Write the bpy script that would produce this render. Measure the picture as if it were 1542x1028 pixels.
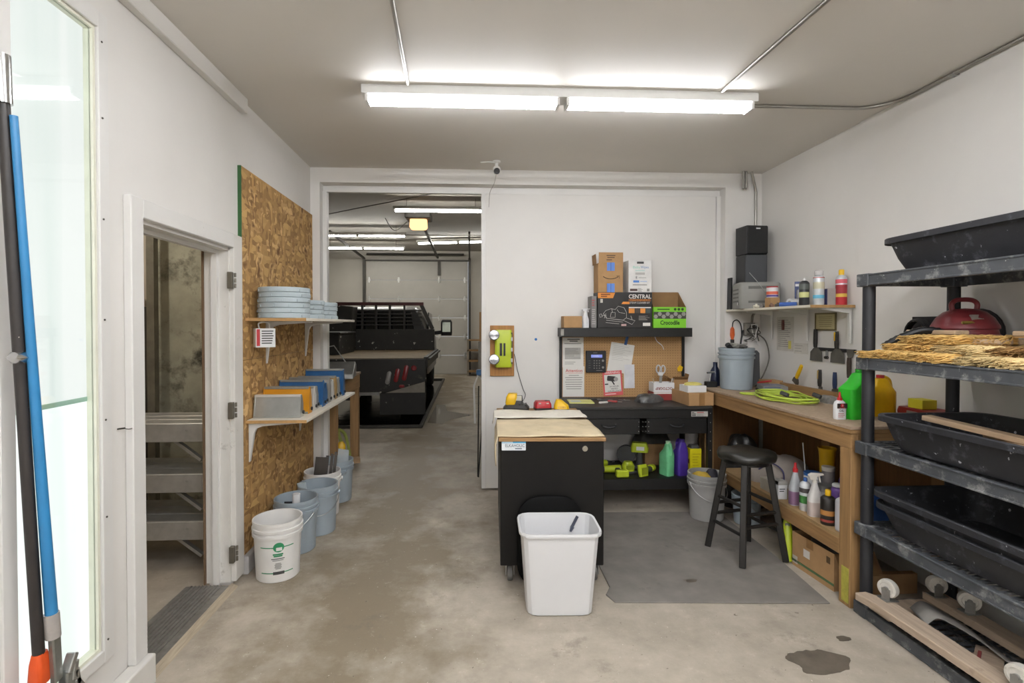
import bpy, bmesh, math, random
from mathutils import Vector, Matrix, Euler
random.seed(7)
for _o in list(bpy.data.objects): bpy.data.objects.remove(_o)
sc = bpy.context.scene; col = sc.collection
PI = math.pi; R = math.radians
# ---------------------------------------------------------------- camera, world, exposure
cd = bpy.data.cameras.new('camera'); cam = bpy.data.objects.new('camera', cd); col.objects.link(cam)
cd.lens = 18.0; cd.sensor_width = 36.0; cd.shift_x = 0.0164; cd.shift_y = -0.0091; cd.clip_end = 100; cd.clip_start = .05
cam.location = (0, 0, 1.6); cam.rotation_euler = (PI/2 - math.atan(11/771), 0, -R(2.8)); sc.camera = cam
w = bpy.data.worlds.new('world'); sc.world = w; w.use_nodes = True
w.node_tree.nodes['Background'].inputs[0].default_value = (.8, .88, 1, 1); w.node_tree.nodes['Background'].inputs[1].default_value = .6
vs = sc.view_settings; vs.view_transform = 'Standard'; vs.look = 'None'; vs.gamma = 1; vs.use_curve_mapping = False; vs.exposure = 0.17
TUBE = 31.0      # strength of the fluorescent tubes over the partition
TUBE_FILL = 79.0  # tubes of the out-of-view rows, boosted for fill light
# ---------------------------------------------------------------- materials
def C(h):
    h = h.lstrip('#'); r = [int(h[i:i+2], 16)/255 for i in (0, 2, 4)]
    return tuple((x/12.92 if x <= .04045 else ((x+.055)/1.055)**2.4) for x in r) + (1,)
MATS = {}
def nn(nt, t, **k):
    n = nt.nodes.new(t)
    for a, b in k.items():
        if a.startswith('i_'): n.inputs[a[2:].replace('_', ' ')].default_value = b
        else: setattr(n, a, b)
    return n
def mixc(nt, fac, a, b):
    m = nn(nt, 'ShaderNodeMix', data_type='RGBA')
    for s, v in ((0, fac), (6, a), (7, b)):
        if isinstance(v, bpy.types.NodeSocket): nt.links.new(v, m.inputs[s])
        else: m.inputs[s].default_value = v
    return m.outputs[2]
def ramp(nt, src, p0, p1):
    r = nn(nt, 'ShaderNodeMapRange', clamp=True); r.inputs[1].default_value = p0; r.inputs[2].default_value = p1
    nt.links.new(src, r.inputs[0]); return r.outputs[0]
def mat(name, hexc, rough=.55, metal=0., var=.1, scale=9., bump=0., speck=None, dirt=None, grain=None, coat=0, trans=0, alpha=1, emit=0, spec=.5):
    """procedural material. speck=(hex, amount 0..1, scale); dirt=(hex, amount, scale); grain=axis for wood like streaks"""
    if name in MATS: return MATS[name]
    m = bpy.data.materials.new(name); m.use_nodes = True; nt = m.node_tree; b = nt.nodes['Principled BSDF']
    base = C(hexc)
    tc = nn(nt, 'ShaderNodeTexCoord'); co = tc.outputs['Object']
    mp = nn(nt, 'ShaderNodeMapping'); nt.links.new(co, mp.inputs[0])
    if grain is not None:
        s = [14, 14, 14]; s[grain] = .9; mp.inputs['Scale'].default_value = s
    n = nn(nt, 'ShaderNodeTexNoise'); n.inputs['Scale'].default_value = scale; n.inputs['Detail'].default_value = 6; n.inputs['Roughness'].default_value = .6
    nt.links.new(mp.outputs[0], n.inputs[0])
    lo = tuple(x*(1-var*1.3) for x in base[:3])+(1,); hi = tuple(min(1, x*(1+var)) for x in base[:3])+(1,)
    out = mixc(nt, ramp(nt, n.outputs[0], .3, .7), lo, hi)
    if dirt:
        d = nn(nt, 'ShaderNodeTexNoise'); d.inputs['Scale'].default_value = dirt[2]; d.inputs['Detail'].default_value = 8; d.inputs['Roughness'].default_value = .68
        nt.links.new(co, d.inputs[0])
        t = .72-.45*dirt[1]
        out = mixc(nt, ramp(nt, d.outputs[0], t, t+.16), out, C(dirt[0]))
    if speck:
        d = nn(nt, 'ShaderNodeTexNoise'); d.inputs['Scale'].default_value = speck[2]; d.inputs['Detail'].default_value = 3
        nt.links.new(co, d.inputs[0])
        t = .78-.4*speck[1]
        out = mixc(nt, ramp(nt, d.outputs[0], t, t+.03), out, C(speck[0]))
    nt.links.new(out, b.inputs['Base Color'])
    b.inputs['Roughness'].default_value = rough; b.inputs['Metallic'].default_value = metal
    b.inputs['Specular IOR Level'].default_value = spec
    if coat: b.inputs['Coat Weight'].default_value = coat
    if trans: b.inputs['Transmission Weight'].default_value = trans
    if alpha < 1: b.inputs['Alpha'].default_value = alpha
    if emit:
        nt.links.new(out, b.inputs['Emission Color']); b.inputs['Emission Strength'].default_value = emit
    if bump:
        bp = nn(nt, 'ShaderNodeBump'); bp.inputs['Strength'].default_value = bump; bp.inputs['Distance'].default_value = .01
        nt.links.new(n.outputs[0], bp.inputs['Height']); nt.links.new(bp.outputs[0], b.inputs['Normal'])
    MATS[name] = m; return m
def flat(h, rough=.6): return mat('flat_'+h.lstrip('#'), h, rough, var=.03)
def osb_mat():
    m = bpy.data.materials.new('osb'); m.use_nodes = True; nt = m.node_tree; b = nt.nodes['Principled BSDF']
    tc = nn(nt, 'ShaderNodeTexCoord')
    cols = []
    for ang, sc_ in ((.5, (1, 9, 30)), (-.7, (1, 26, 9)), (1.6, (1, 10, 34))):
        mp = nn(nt, 'ShaderNodeMapping'); mp.inputs['Rotation'].default_value = (ang, 0, 0); mp.inputs['Scale'].default_value = sc_
        nt.links.new(tc.outputs['Object'], mp.inputs[0])
        v = nn(nt, 'ShaderNodeTexVoronoi'); v.inputs['Scale'].default_value = 1; nt.links.new(mp.outputs[0], v.inputs[0])
        sp = nn(nt, 'ShaderNodeSeparateColor'); nt.links.new(v.outputs['Color'], sp.inputs[0]); cols.append(sp.outputs[0])
    n = nn(nt, 'ShaderNodeTexNoise'); n.inputs['Scale'].default_value = 9; nt.links.new(tc.outputs['Object'], n.inputs[0])
    sel = nn(nt, 'ShaderNodeTexNoise'); sel.inputs['Scale'].default_value = 9; sel.inputs['Detail'].default_value = 1; nt.links.new(tc.outputs['Object'], sel.inputs[0])
    a = mixc(nt, cols[0], C('#8d693c'), C('#cfa86c')); c2 = mixc(nt, cols[1], C('#805e35'), C('#c39a60')); d = mixc(nt, cols[2], C('#987142'), C('#d8b27a'))
    o = mixc(nt, ramp(nt, sel.outputs[0], .46, .48), a, c2); o = mixc(nt, ramp(nt, sel.outputs[0], .55, .57), o, d)
    o = mixc(nt, ramp(nt, n.outputs[0], .62, .72), o, C('#6d4a26'))
    nt.links.new(o, b.inputs['Base Color']); b.inputs['Roughness'].default_value = .75
    bp = nn(nt, 'ShaderNodeBump'); bp.inputs['Strength'].default_value = .3; bp.inputs['Distance'].default_value = .004
    nt.links.new(cols[0], bp.inputs['Height']); nt.links.new(bp.outputs[0], b.inputs['Normal']); return m
def floor_mat():
    m = bpy.data.materials.new('concrete'); m.use_nodes = True; nt = m.node_tree; b = nt.nodes['Principled BSDF']
    tc = nn(nt, 'ShaderNodeTexCoord'); co = tc.outputs['Object']
    def noise(s, d=8, r=.6):
        q = nn(nt, 'ShaderNodeTexNoise'); q.inputs['Scale'].default_value = s; q.inputs['Detail'].default_value = d; q.inputs['Roughness'].default_value = r
        nt.links.new(co, q.inputs[0]); return q.outputs[0]
    n1, n2, n3, n4 = noise(.75), noise(4.5, 10, .7), noise(38, 4), noise(14, 3)
    o = mixc(nt, ramp(nt, n2, .3, .7), C('#9c9385'), C('#bdb3a4'))
    # brown traffic staining along the aisle (a stain with its own shape)
    sx = nn(nt, 'ShaderNodeSeparateXYZ'); nt.links.new(co, sx.inputs[0])
    ax = nn(nt, 'ShaderNodeMath', operation='ADD'); ax.inputs[1].default_value = .62; nt.links.new(sx.outputs[0], ax.inputs[0])
    ab = nn(nt, 'ShaderNodeMath', operation='ABSOLUTE'); nt.links.new(ax.outputs[0], ab.inputs[0])
    nz = nn(nt, 'ShaderNodeMath', operation='MULTIPLY_ADD'); nt.links.new(noise(1.9, 9, .65), nz.inputs[0]); nz.inputs[1].default_value = -2.6; nt.links.new(ab.outputs[0], nz.inputs[2])
    st = ramp(nt, nz.outputs[0], -.55, -1.15)
    fa = nn(nt, 'ShaderNodeMath', operation='MULTIPLY'); nt.links.new(st, fa.inputs[0]); fa.inputs[1].default_value = .8
    o = mixc(nt, fa.outputs[0], o, C('#74664f'))
    f2 = nn(nt, 'ShaderNodeMath', operation='MULTIPLY'); nt.links.new(ramp(nt, n1, .52, .72), f2.inputs[0]); f2.inputs[1].default_value = .5
    o = mixc(nt, f2.outputs[0], o, C('#7d756a'))
    o = mixc(nt, ramp(nt, n3, .70, .74), o, C('#c9c2b7'))
    n5, n6 = noise(9, 12, .75), noise(2.6, 12, .78)
    f3 = nn(nt, 'ShaderNodeMath', operation='MULTIPLY'); nt.links.new(ramp(nt, n5, .60, .70), f3.inputs[0]); f3.inputs[1].default_value = .45
    o = mixc(nt, f3.outputs[0], o, C('#cfc8bd'))
    f4 = nn(nt, 'ShaderNodeMath', operation='MULTIPLY'); nt.links.new(ramp(nt, n6, .44, .34), f4.inputs[0]); f4.inputs[1].default_value = .5
    o = mixc(nt, f4.outputs[0], o, C('#6e6558'))
    n7 = noise(70, 3); o = mixc(nt, ramp(nt, n7, .70, .73), o, C('#dcd7cd')); n8 = noise(55, 2); o = mixc(nt, ramp(nt, n8, .72, .75), o, C('#5c5348'))
    o = mixc(nt, ramp(nt, n4, .715, .76), o, C('#5f564a'))
    nt.links.new(o, b.inputs['Base Color'])
    nt.links.new(ramp(nt, n2, .8, .2), b.inputs['Roughness'])
    rr_ = nn(nt, 'ShaderNodeMapRange'); nt.links.new(n2, rr_.inputs[0]); rr_.inputs[3].default_value = .42; rr_.inputs[4].default_value = .75; nt.links.new(rr_.outputs[0], b.inputs['Roughness'])
    bp = nn(nt, 'ShaderNodeBump'); bp.inputs['Strength'].default_value = .25; bp.inputs['Distance'].default_value = .01
    nt.links.new(n2, bp.inputs['Height']); nt.links.new(bp.outputs[0], b.inputs['Normal']); return m
def peg_mat():
    m = bpy.data.materials.new('pegboard'); m.use_nodes = True; nt = m.node_tree; b = nt.nodes['Principled BSDF']
    tc = nn(nt, 'ShaderNodeTexCoord'); sx = nn(nt, 'ShaderNodeSeparateXYZ'); nt.links.new(tc.outputs['Object'], sx.inputs[0])
    ds = []
    for i in (0, 2):
        q = nn(nt, 'ShaderNodeMath', operation='PINGPONG'); q.inputs[1].default_value = .0125; nt.links.new(sx.outputs[i], q.inputs[0])
        s = nn(nt, 'ShaderNodeMath', operation='POWER'); s.inputs[1].default_value = 2; nt.links.new(q.outputs[0], s.inputs[0]); ds.append(s.outputs[0])
    a = nn(nt, 'ShaderNodeMath', operation='ADD'); nt.links.new(ds[0], a.inputs[0]); nt.links.new(ds[1], a.inputs[1])
    o = mixc(nt, ramp(nt, a.outputs[0], .0031**2, .0036**2), C('#5d4526'), C('#b08a5c'))
    nt.links.new(o, b.inputs['Base Color']); b.inputs['Roughness'].default_value = .7; return m
def emis(name, hexc, s):
    m = bpy.data.materials.new(name); m.use_nodes = True; nt = m.node_tree; nt.nodes.remove(nt.nodes['Principled BSDF'])
    e = nn(nt, 'ShaderNodeEmission'); e.inputs[0].default_value = C(hexc); e.inputs[1].default_value = s
    nt.links.new(e.outputs[0], nt.nodes['Material Output'].inputs[0]); return m
def glass_mat(name, tint='#fcfffd'):
    m = bpy.data.materials.new(name); m.use_nodes = True; nt = m.node_tree; nt.nodes.remove(nt.nodes['Principled BSDF'])
    t = nn(nt, 'ShaderNodeBsdfTransparent'); t.inputs[0].default_value = C(tint); g = nn(nt, 'ShaderNodeBsdfGlossy'); g.inputs['Roughness'].default_value = .03
    lw = nn(nt, 'ShaderNodeLayerWeight'); lw.inputs[0].default_value = .5
    pw = nn(nt, 'ShaderNodeMath', operation='POWER'); pw.inputs[1].default_value = 4; nt.links.new(lw.outputs['Facing'], pw.inputs[0]); fr = nn(nt, 'ShaderNodeMath', operation='MULTIPLY_ADD'); fr.inputs[1].default_value = .8; fr.inputs[2].default_value = .05; nt.links.new(pw.outputs[0], fr.inputs[0]); mx = nn(nt, 'ShaderNodeMixShader')
    nt.links.new(fr.outputs[0], mx.inputs[0]); nt.links.new(t.outputs[0], mx.inputs[1]); nt.links.new(g.outputs[0], mx.inputs[2])
    nt.links.new(mx.outputs[0], nt.nodes['Material Output'].inputs[0]); return m
wallp = mat('wall_paint', '#dfdcd7', .6, var=.03, scale=1.3, dirt=('#c2bbb0', .08, 2.5), bump=.02)
wallw = mat('wall_paint_white', '#dedbd6', .55, var=.03, scale=1.5, dirt=('#bdb6ab', .1, 4))
ceilp = mat('ceiling_paint', '#dad5cd', .6, var=.03, scale=.9)
trimw = mat('trim_paint', '#dedcd8', .45, var=.03, scale=3, dirt=('#9a9184', .07, 9))
trimd = mat('trim_worn', '#d9d6d0', .5, var=.05, scale=4, dirt=('#6f6454', .22, 7))
osb = osb_mat(); conc = floor_mat(); pegm = peg_mat()
curb = mat('curb_concrete', '#b7b4b2', .8, var=.1, scale=12, bump=.2)
steel = mat('galvanised', '#a7a8a6', .38, .85, var=.12, scale=20)
chrome = mat('chrome', '#c9c9c9', .15, 1., var=.03)
zincw = mat('white_enamel', '#dddcd8', .35, var=.03)
dkmetal = mat('dark_metal', '#47443f', .5, .6, var=.15)
blackm = mat('black_powder_coat', '#141312', .5, var=.15, scale=14, speck=('#4a4744', .05, 60))
blackp = mat('black_plastic', '#1d1d1f', .5, var=.15)
greyp = mat('rack_plastic', '#474a4e', .55, var=.2, scale=10, dirt=('#8f8f8e', .42, 13), speck=('#c9c7c2', .16, 60))
postp = mat('rack_post_plastic', '#232428', .5, var=.15, scale=10, speck=('#8d8b88', .12, 70))
tubp = mat('tub_plastic', '#26272b', .55, var=.2, scale=8, dirt=('#64666c', .36, 9), speck=('#b9bac0', .19, 30))
white = mat('white_plastic', '#dedede', .4, var=.02)
paper = mat('paper', '#dbd9d3', .8, var=.02)
ink = mat('ink', '#4a4a48', .8, var=.02)
inkg = mat('ink_light', '#8f8d88', .8, var=.02)
redp = mat('red_plastic', '#b3262c', .4, var=.05)
yell = mat('yellow_plastic', '#e2b416', .4, var=.05)
lime = mat('lime_plastic', '#b7c62c', .4, var=.05)
board = mat('cardboard', '#a9855c', .85, var=.08, scale=12)
boardd = mat('cardboard_inside', '#8d6c47', .85, var=.08, scale=12)
lumx = mat('lumber_x', '#96744b', .65, var=.2, scale=3, grain=0)
lumy = mat('lumber_y', '#96744b', .65, var=.2, scale=3, grain=1, dirt=('#5f3d1b', .05, 14))
lumz = mat('lumber_z', '#96744b', .65, var=.2, scale=3, grain=2, dirt=('#5f3d1b', .05, 14))
plyd = mat('dark_plywood', '#7d5a35', .7, var=.15, scale=3, grain=2)
pbrd = mat('particle_board', '#a38e78', .75, var=.12, scale=40, dirt=('#85715c', .2, 5))
pailg = mat('pail_grey', '#98a3aa', .45, var=.05, scale=5, dirt=('#c7ccd0', .18, 14))
pailw = mat('pail_white', '#e2e0dc', .42, var=.03, dirt=('#c2bcb0', .1, 10))
# ---------------------------------------------------------------- mesh building
def rr(w, d, r, n=5):
    p = []
    for cx, cy, a0 in ((w/2-r, d/2-r, 0), (-w/2+r, d/2-r, 90), (-w/2+r, -d/2+r, 180), (w/2-r, -d/2+r, 270)):
        for i in range(n+1):
            a = R(a0+90*i/n); p.append((cx+r*math.cos(a), cy+r*math.sin(a)))
    return p
class MB:
    def __init__(s): s.v = []; s.f = []
    def add(s, v, f, M=None):
        k = len(s.v); s.v += [tuple(M @ Vector(p)) if M else tuple(p) for p in v]; s.f += [tuple(i+k for i in q) for q in f]; return s
    def box(s, x0, x1, y0, y1, z0, z1, M=None):
        v = [(x, y, z) for z in (z0, z1) for y in (y0, y1) for x in (x0, x1)]
        return s.add(v, [(0, 2, 3, 1), (4, 5, 7, 6), (0, 1, 5, 4), (2, 6, 7, 3), (0, 4, 6, 2), (1, 3, 7, 5)], M)
    def cb(s, c, d, rot=(0, 0, 0)):
        M = Matrix.Translation(c) @ Euler(rot).to_matrix().to_4x4(); a, b, e = (x/2 for x in d)
        return s.box(-a, a, -b, b, -e, e, M)
    def bar(s, p, q, wd, dp, up=(0, 0, 1)):
        p = Vector(p); q = Vector(q); z = q-p; L = z.length; z.normalize(); x = Vector(up).cross(z)
        if x.length < 1e-4: x = Vector((1, 0, 0)).cross(z)
        x.normalize(); y = z.cross(x); M = Matrix((x, y, z)).transposed().to_4x4(); M.translation = p
        return s.box(-wd/2, wd/2, -dp/2, dp/2, 0, L, M)
    def cyl(s, p, q, r0, r1=None, n=14, caps=True):
        r1 = r0 if r1 is None else r1; p = Vector(p); q = Vector(q); z = (q-p).normalized(); x = z.orthogonal().normalized(); y = z.cross(x)
        v = []
        for c, r in ((p, r0), (q, r1)):
            v += [tuple(c+(x*math.cos(2*PI*i/n)+y*math.sin(2*PI*i/n))*r) for i in range(n)]
        f = [(i, (i+1) % n, n+(i+1) % n, n+i) for i in range(n)]
        if caps: f += [tuple(range(n-1, -1, -1)), tuple(range(n, 2*n))]
        return s.add(v, f)
    def lathe(s, prof, n=28, c=(0, 0, 0), M=None, a0=0, a1=2*PI, close=False):
        full = abs(a1-a0-2*PI) < 1e-6; m = n if full else n+1; v = []; f = []
        for r, z in prof:
            v += [(c[0]+r*math.cos(a0+(a1-a0)*i/n), c[1]+r*math.sin(a0+(a1-a0)*i/n), c[2]+z) for i in range(m)]
        for j in range(len(prof)-1):
            for i in range(n if full else n):
                k = (i+1) % m; f.append((j*m+i, j*m+k, (j+1)*m+k, (j+1)*m+i))
        if full and prof[0][0] > 1e-6 and close is not None and not close: f.append(tuple(range(m-1, -1, -1)))
        if full and prof[-1][0] > 1e-6 and close is not None and not close: f.append(tuple((len(prof)-1)*m+i for i in range(m)))
        return s.add(v, f, M)
    def loft(s, loops, M=None, cap0=True, cap1=True):
        m = len(loops[0]); v = [p for l in loops for p in l]; f = []
        for j in range(len(loops)-1):
            for i in range(m):
                k = (i+1) % m; f.append((j*m+i, j*m+k, (j+1)*m+k, (j+1)*m+i))
        if cap0: f.append(tuple(range(m-1, -1, -1)))
        if cap1: f.append(tuple((len(loops)-1)*m+i for i in range(m)))
        return s.add(v, f, M)
    def rl(s, secs, M=None, n=5, cap0=True, cap1=True):      # loft of rounded rectangles (w, d, r, z, ox, oy)
        L = []
        for q in secs:
            w_, d_, r_, z_ = q[:4]; ox = q[4] if len(q) > 4 else 0; oy = q[5] if len(q) > 5 else 0
            L.append([(x+ox, y+oy, z_) for x, y in rr(w_, d_, min(r_, w_/2-1e-4, d_/2-1e-4), n)])
        return s.loft(L, M, cap0, cap1)
    def tube(s, pts, r, n=8, closed=False):
        P = [Vector(p) for p in pts]; m = len(P); L = []; x = None
        for i in range(m):
            a = P[(i-1) % m] if (closed or i) else P[0]; b = P[(i+1) % m] if (closed or i < m-1) else P[-1]
            t = (b-a); t = t.normalized() if t.length > 1e-9 else Vector((0, 0, 1))
            if x is None: x = t.orthogonal().normalized()
            else:
                x = x-t*x.dot(t); x = x.normalized() if x.length > 1e-6 else t.orthogonal().normalized()
            y = t.cross(x); rad = r[i] if isinstance(r, (list, tuple)) else r
            L.append([tuple(P[i]+(x*math.cos(2*PI*k/n)+y*math.sin(2*PI*k/n))*rad) for k in range(n)])
        if closed: L.append(L[0]); return s.loft(L, None, False, False)
        return s.loft(L)
    def prism(s, poly, a0, a1, ax='y', M=None):      # poly in the two other axes
        def mk(p, a): return {'x': (a, p[0], p[1]), 'y': (p[0], a, p[1]), 'z': (p[0], p[1], a)}[ax]
        n = len(poly); return s.add([mk(p, a0) for p in poly]+[mk(p, a1) for p in poly], [tuple(range(n-1, -1, -1)), tuple(range(n, 2*n))]+[(i, (i+1) % n, n+(i+1) % n, n+i) for i in range(n)], M)
    def mesh(s, name, m):
        me = bpy.data.meshes.new(name); me.from_pydata(s.v, [], s.f)
        b = bmesh.new(); b.from_mesh(me); bmesh.ops.recalc_face_normals(b, faces=b.faces); b.to_mesh(me); b.free()
        if m: me.materials.append(m)
        return me
    def build(s, name, m, parent=None, smooth=0, bevel=0, loc=None, rot=None, seg=1, label=None):
        me = s.mesh(name, m); o = bpy.data.objects.new(name, me); col.objects.link(o)
        if smooth:
            for p in me.polygons: p.use_smooth = True
            me.set_sharp_from_angle(angle=R(smooth if smooth > 1 else 40))
        if bevel:
            bv = o.modifiers.new('bevel', 'BEVEL'); bv.width = bevel; bv.segments = seg; bv.limit_method = 'ANGLE'; bv.angle_limit = R(40)
        if parent: o.parent = parent
        if loc is not None: o.location = loc
        if rot is not None: o.rotation_euler = rot
        if label: o['label'] = label
        return o
def tag(o, label, cat, group=None):
    o['label'] = label; o['category'] = cat
    if group: o['group'] = group
    return o
def st(o): o['kind'] = 'structure'; return o
def thing(name, label, cat, loc=(0, 0, 0), rz=0, group=None, rot=None):
    o = bpy.data.objects.new(name, None); col.objects.link(o); o.location = loc; o.rotation_euler = rot or (0, 0, rz); o.empty_display_size = .05
    return tag(o, label, cat, group)
def sthing(name):
    o = bpy.data.objects.new(name, None); col.objects.link(o); o.empty_display_size = .05; return st(o)
def dup(o, loc=None, rz=None, label=None, parent=None, group=None, rot=None):
    c = o.copy(); col.objects.link(c)
    if parent: c.parent = parent
    for ch in o.children: dup(ch, parent=c)
    if loc is not None: c.location = loc
    if rz is not None: c.rotation_euler = (0, 0, rz)
    if rot is not None: c.rotation_euler = rot
    if label: c['label'] = label
    if group: c['group'] = group
    return c
def text(body, size, loc, rot, m, parent, name='lettering', width=None, ax='CENTER', height=None, bold=0):
    cu = bpy.data.curves.new(name, 'FONT'); cu.body = body; cu.size = size; cu.align_x = ax; cu.align_y = 'CENTER'; cu.extrude = .0004; cu.offset = size*bold; cu.resolution_u = 2
    t = bpy.data.objects.new(name, cu); col.objects.link(t)
    dg = bpy.context.evaluated_depsgraph_get(); me = bpy.data.meshes.new_from_object(t.evaluated_get(dg)); bpy.data.objects.remove(t); bpy.data.curves.remove(cu)
    xs = [v.co.x for v in me.vertices]; wd = max(xs)-min(xs); ys = [v.co.y for v in me.vertices]; hg = max(ys)-min(ys)
    for v in me.vertices:
        if width: v.co.x *= width/wd
        if height: v.co.y *= height/hg
    me.materials.clear(); me.materials.append(m)
    o = bpy.data.objects.new(name, me); col.objects.link(o); o.parent = parent; o.location = loc; o.rotation_euler = rot; return o
FRONT = (PI/2, 0, 0)     # lettering that faces -Y
def lines(parent, x0, x1, z0, z1, n, y, m, seed=0, h=.45, name='text_lines', center=False):
    """rows of small unreadable print on a face looking to -Y"""
    q = random.Random(seed); b = MB(); st_ = (z1-z0)/n
    for i in range(n):
        w_ = (x1-x0)*q.uniform(.55, 1); z = z0+st_*(i+.5); xa = (x0+x1-w_)/2 if center else x0
        b.box(xa, xa+w_, y-.0006, y+.0003, z-st_*h/2, z+st_*h/2)
    return b.build(name, m, parent)
def arc(c, r, a0, a1, n, plane='xz'):
    o = []
    for i in range(n+1):
        a = a0+(a1-a0)*i/n; u, v = r*math.cos(a), r*math.sin(a)
        o.append({'xz': (c[0]+u, c[1], c[2]+v), 'xy': (c[0]+u, c[1]+v, c[2]), 'yz': (c[0], c[1]+u, c[2]+v)}[plane])
    return o
def spline(P, k=6):
    P = [Vector(p) for p in P]; out = []
    for i in range(len(P)-1):
        a = P[max(i-1, 0)]; b = P[i]; c = P[i+1]; d = P[min(i+2, len(P)-1)]
        for j in range(k):
            t = j/k; out.append(.5*((2*b)+(c-a)*t+(2*a-5*b+4*c-d)*t*t+(3*b-a-3*c+d)*t**3))
    out.append(P[-1]); return out
# ================================================================ structure of the room
XL, XR, YB, ZC = -1.47, 2.80, 4.81, 3.05
st(MB().box(-5.3, 3.1, -3.3, 17.1, -.12, 0).build('floor', conc))
st(MB().box(-1.71, 3.0, -3.2, 4.95, ZC, ZC+.1).build('ceiling', ceilp))
b = MB(); X0 = -1.60
b.box(X0, XL, -3.2, 1.715, 0, ZC).box(X0, XL, 1.715, 2.10, 0, .30).box(X0, XL, 1.715, 2.10, 2.77, ZC).box(X0, XL, 2.10, 2.335, 0, ZC)
b.box(X0, XL, 2.335, 3.205, 2.07, ZC).box(X0, XL, 3.205, 4.95, 0, ZC)
st(b.build('wall_left', wallp))
st(MB().box(XR, 3.0, 3.55, 4.95, 0, ZC).box(XR-.014, 3.0, -3.2, 3.55, 0, ZC).build('wall_right', wallp))
st(MB().box(-1.71, 3.0, -3.3, -3.2, 0, ZC).build('wall_rear', wallp))
# back wall: lintel, side posts, then the recessed white partition
b = MB().box(XL, -1.385, YB, 4.95, 0, ZC).box(-1.385, 2.445, YB, 4.95, 2.915, ZC).box(2.445, XR, YB, 4.95, 0, ZC)
st(b.build('wall_back', wallw))
st(MB().box(-1.385, 2.445, 4.925, 4.965, 2.855, 2.915).build('trim_1', trimw))                   # lower lip of the lintel
st(MB().box(-1.385, -1.345, 4.90, 4.97, 0, 2.855).box(2.405, 2.445, 4.90, 4.925, 0, 2.855).build('trim_2', trimw, bevel=.003))
st(MB().box(.115, 2.445, 4.93, 5.0, .02, 2.855).build('wall_partition', wallw))
st(MB().box(.108, .15, 4.922, 5.008, .02, 2.855).build('trim_3', trimw, bevel=.003))
st(MB().box(XL, -1.425, -3.2, 3.385, 2.955, ZC).build('trim_4', wallp, bevel=.004))              # boxed ledge under the ceiling
# second room
gw = mat('garage_wall', '#b9b4aa', .7, var=.05, scale=1.1, dirt=('#9c968a', .15, 1.5))
st(MB().box(-5.2, -5.1, 4.95, 16.9, 0, 4.0).build('wall_garage_left', gw))
st(MB().box(1.3, 1.4, 5.0, 16.9, 0, 4.0).build('wall_garage_right', gw))
st(MB().box(-5.2, -3.36, 16.78, 16.95, 0, 4.0).box(-.06, 1.4, 16.78, 16.95, 0, 4.0).box(-3.36, -.06, 16.78, 16.95, 3.68, 4.0).build('wall_garage_far', gw))
st(MB().box(-5.2, 1.4, 4.95, 17.0, 4.0, 4.1).build('ceiling_garage', mat('garage_ceiling', '#a9a49b', .7, var=.05, scale=.6)))
st(MB().box(-5.2, -1.71, 4.95, 5.02, 0, 4.0).box(-1.71, 1.4, 4.97, 5.06, 2.97, 4.0).box(.2, 3, 5.01, 5.05, 0, 2.97).build('wall_garage_near', gw))
# side room behind the left door
sr = mat('side_room_plaster', '#c8beae', .8, var=.05, scale=2)
st(MB().box(-4.0, -1.60, 4.6, 4.7, 0, 2.8).box(-4.1, -4.0, 2.1, 4.7, 0, 2.8).box(-4.0, -1.60, 2.2, 2.3, 0, 2.8).build('wall_side_room', sr))
st(MB().box(-4.0, -1.60, 2.2, 4.6, 2.8, 2.9).build('ceiling_side_room', sr))
# left door: casing, jamb, hinges, threshold (the door leaf itself has been taken off)
d = sthing('door_1')
def trimbox(*a, name='casing', m=trimw, bv=.004, parent=None): return MB().box(*a).build(name, m, parent, bevel=bv)
trimbox(XL, XL+.035, 2.25, 2.335, .135, 2.155, parent=d); trimbox(XL, XL+.033, 2.335, 3.205, 2.07, 2.155, parent=d); trimbox(XL, XL+.03, 3.205, 3.322, .02, 2.155, parent=d, m=trimd)
MB().box(-1.61, XL+.004, 2.335, 2.35, .01, 2.07).box(-1.61, XL+.004, 2.35, 3.19, 2.052, 2.07).build('jamb', trimd, d)
MB().box(-1.61, XL+.004, 3.19, 3.205, .02, 2.052).build('jamb', trimd, d)
MB().box(-1.56, -1.525, 3.165, 3.19, .02, 2.03).box(-1.56, -1.525, 2.35, 3.19, 2.03, 2.052).build('door_stop', trimw, d)
MB().box(-1.617, -1.61, 3.17, 3.21, .02, 2.07).build('jamb_edge', mat('raw_edge', '#6f573f', .8), d)
hm = mat('old_hinge', '#6f6a5e', .5, .5, var=.15)
for z in (1.87, 1.08, .20):
    h = MB().box(XL+.006, XL+.034, 3.163, 3.19, z-.05, z+.05).build('hinge', hm, d, bevel=.002)
    k = MB()
    for i in range(3): k.cyl((XL+.04, 3.197, z-.045+i*.033), (XL+.04, 3.197, z-.020+i*.033), .007, n=8)
    k.build('knuckle', hm, h)
thm = mat('threshold_metal', '#8d8a84', .45, .5, var=.15, scale=30)
b = MB().box(-1.72, XL+.01, 2.36, 3.165, 0, .016)
for i in range(9): b.box(-1.69+i*.022, -1.682+i*.022, 2.36, 3.165, .016, .021)
b.build('threshold', thm, d)
MB().prism([(XL+.01, 0), (XL+.05, 0), (XL+.01, .02)], 2.35, 3.19, 'y').build('threshold_ramp', mat('wood_worn', '#a79a86', .8, var=.15, grain=1), d)
st(MB().box(XL, XL+.065, -3.2, 2.345, 0, .135).build('baseboard_left', trimd, bevel=.008, seg=2))
st(MB().box(XL, XL+.05, 3.33, 4.80, 0, .118).build('baseboard_left_curb', curb, bevel=.006))
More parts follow.
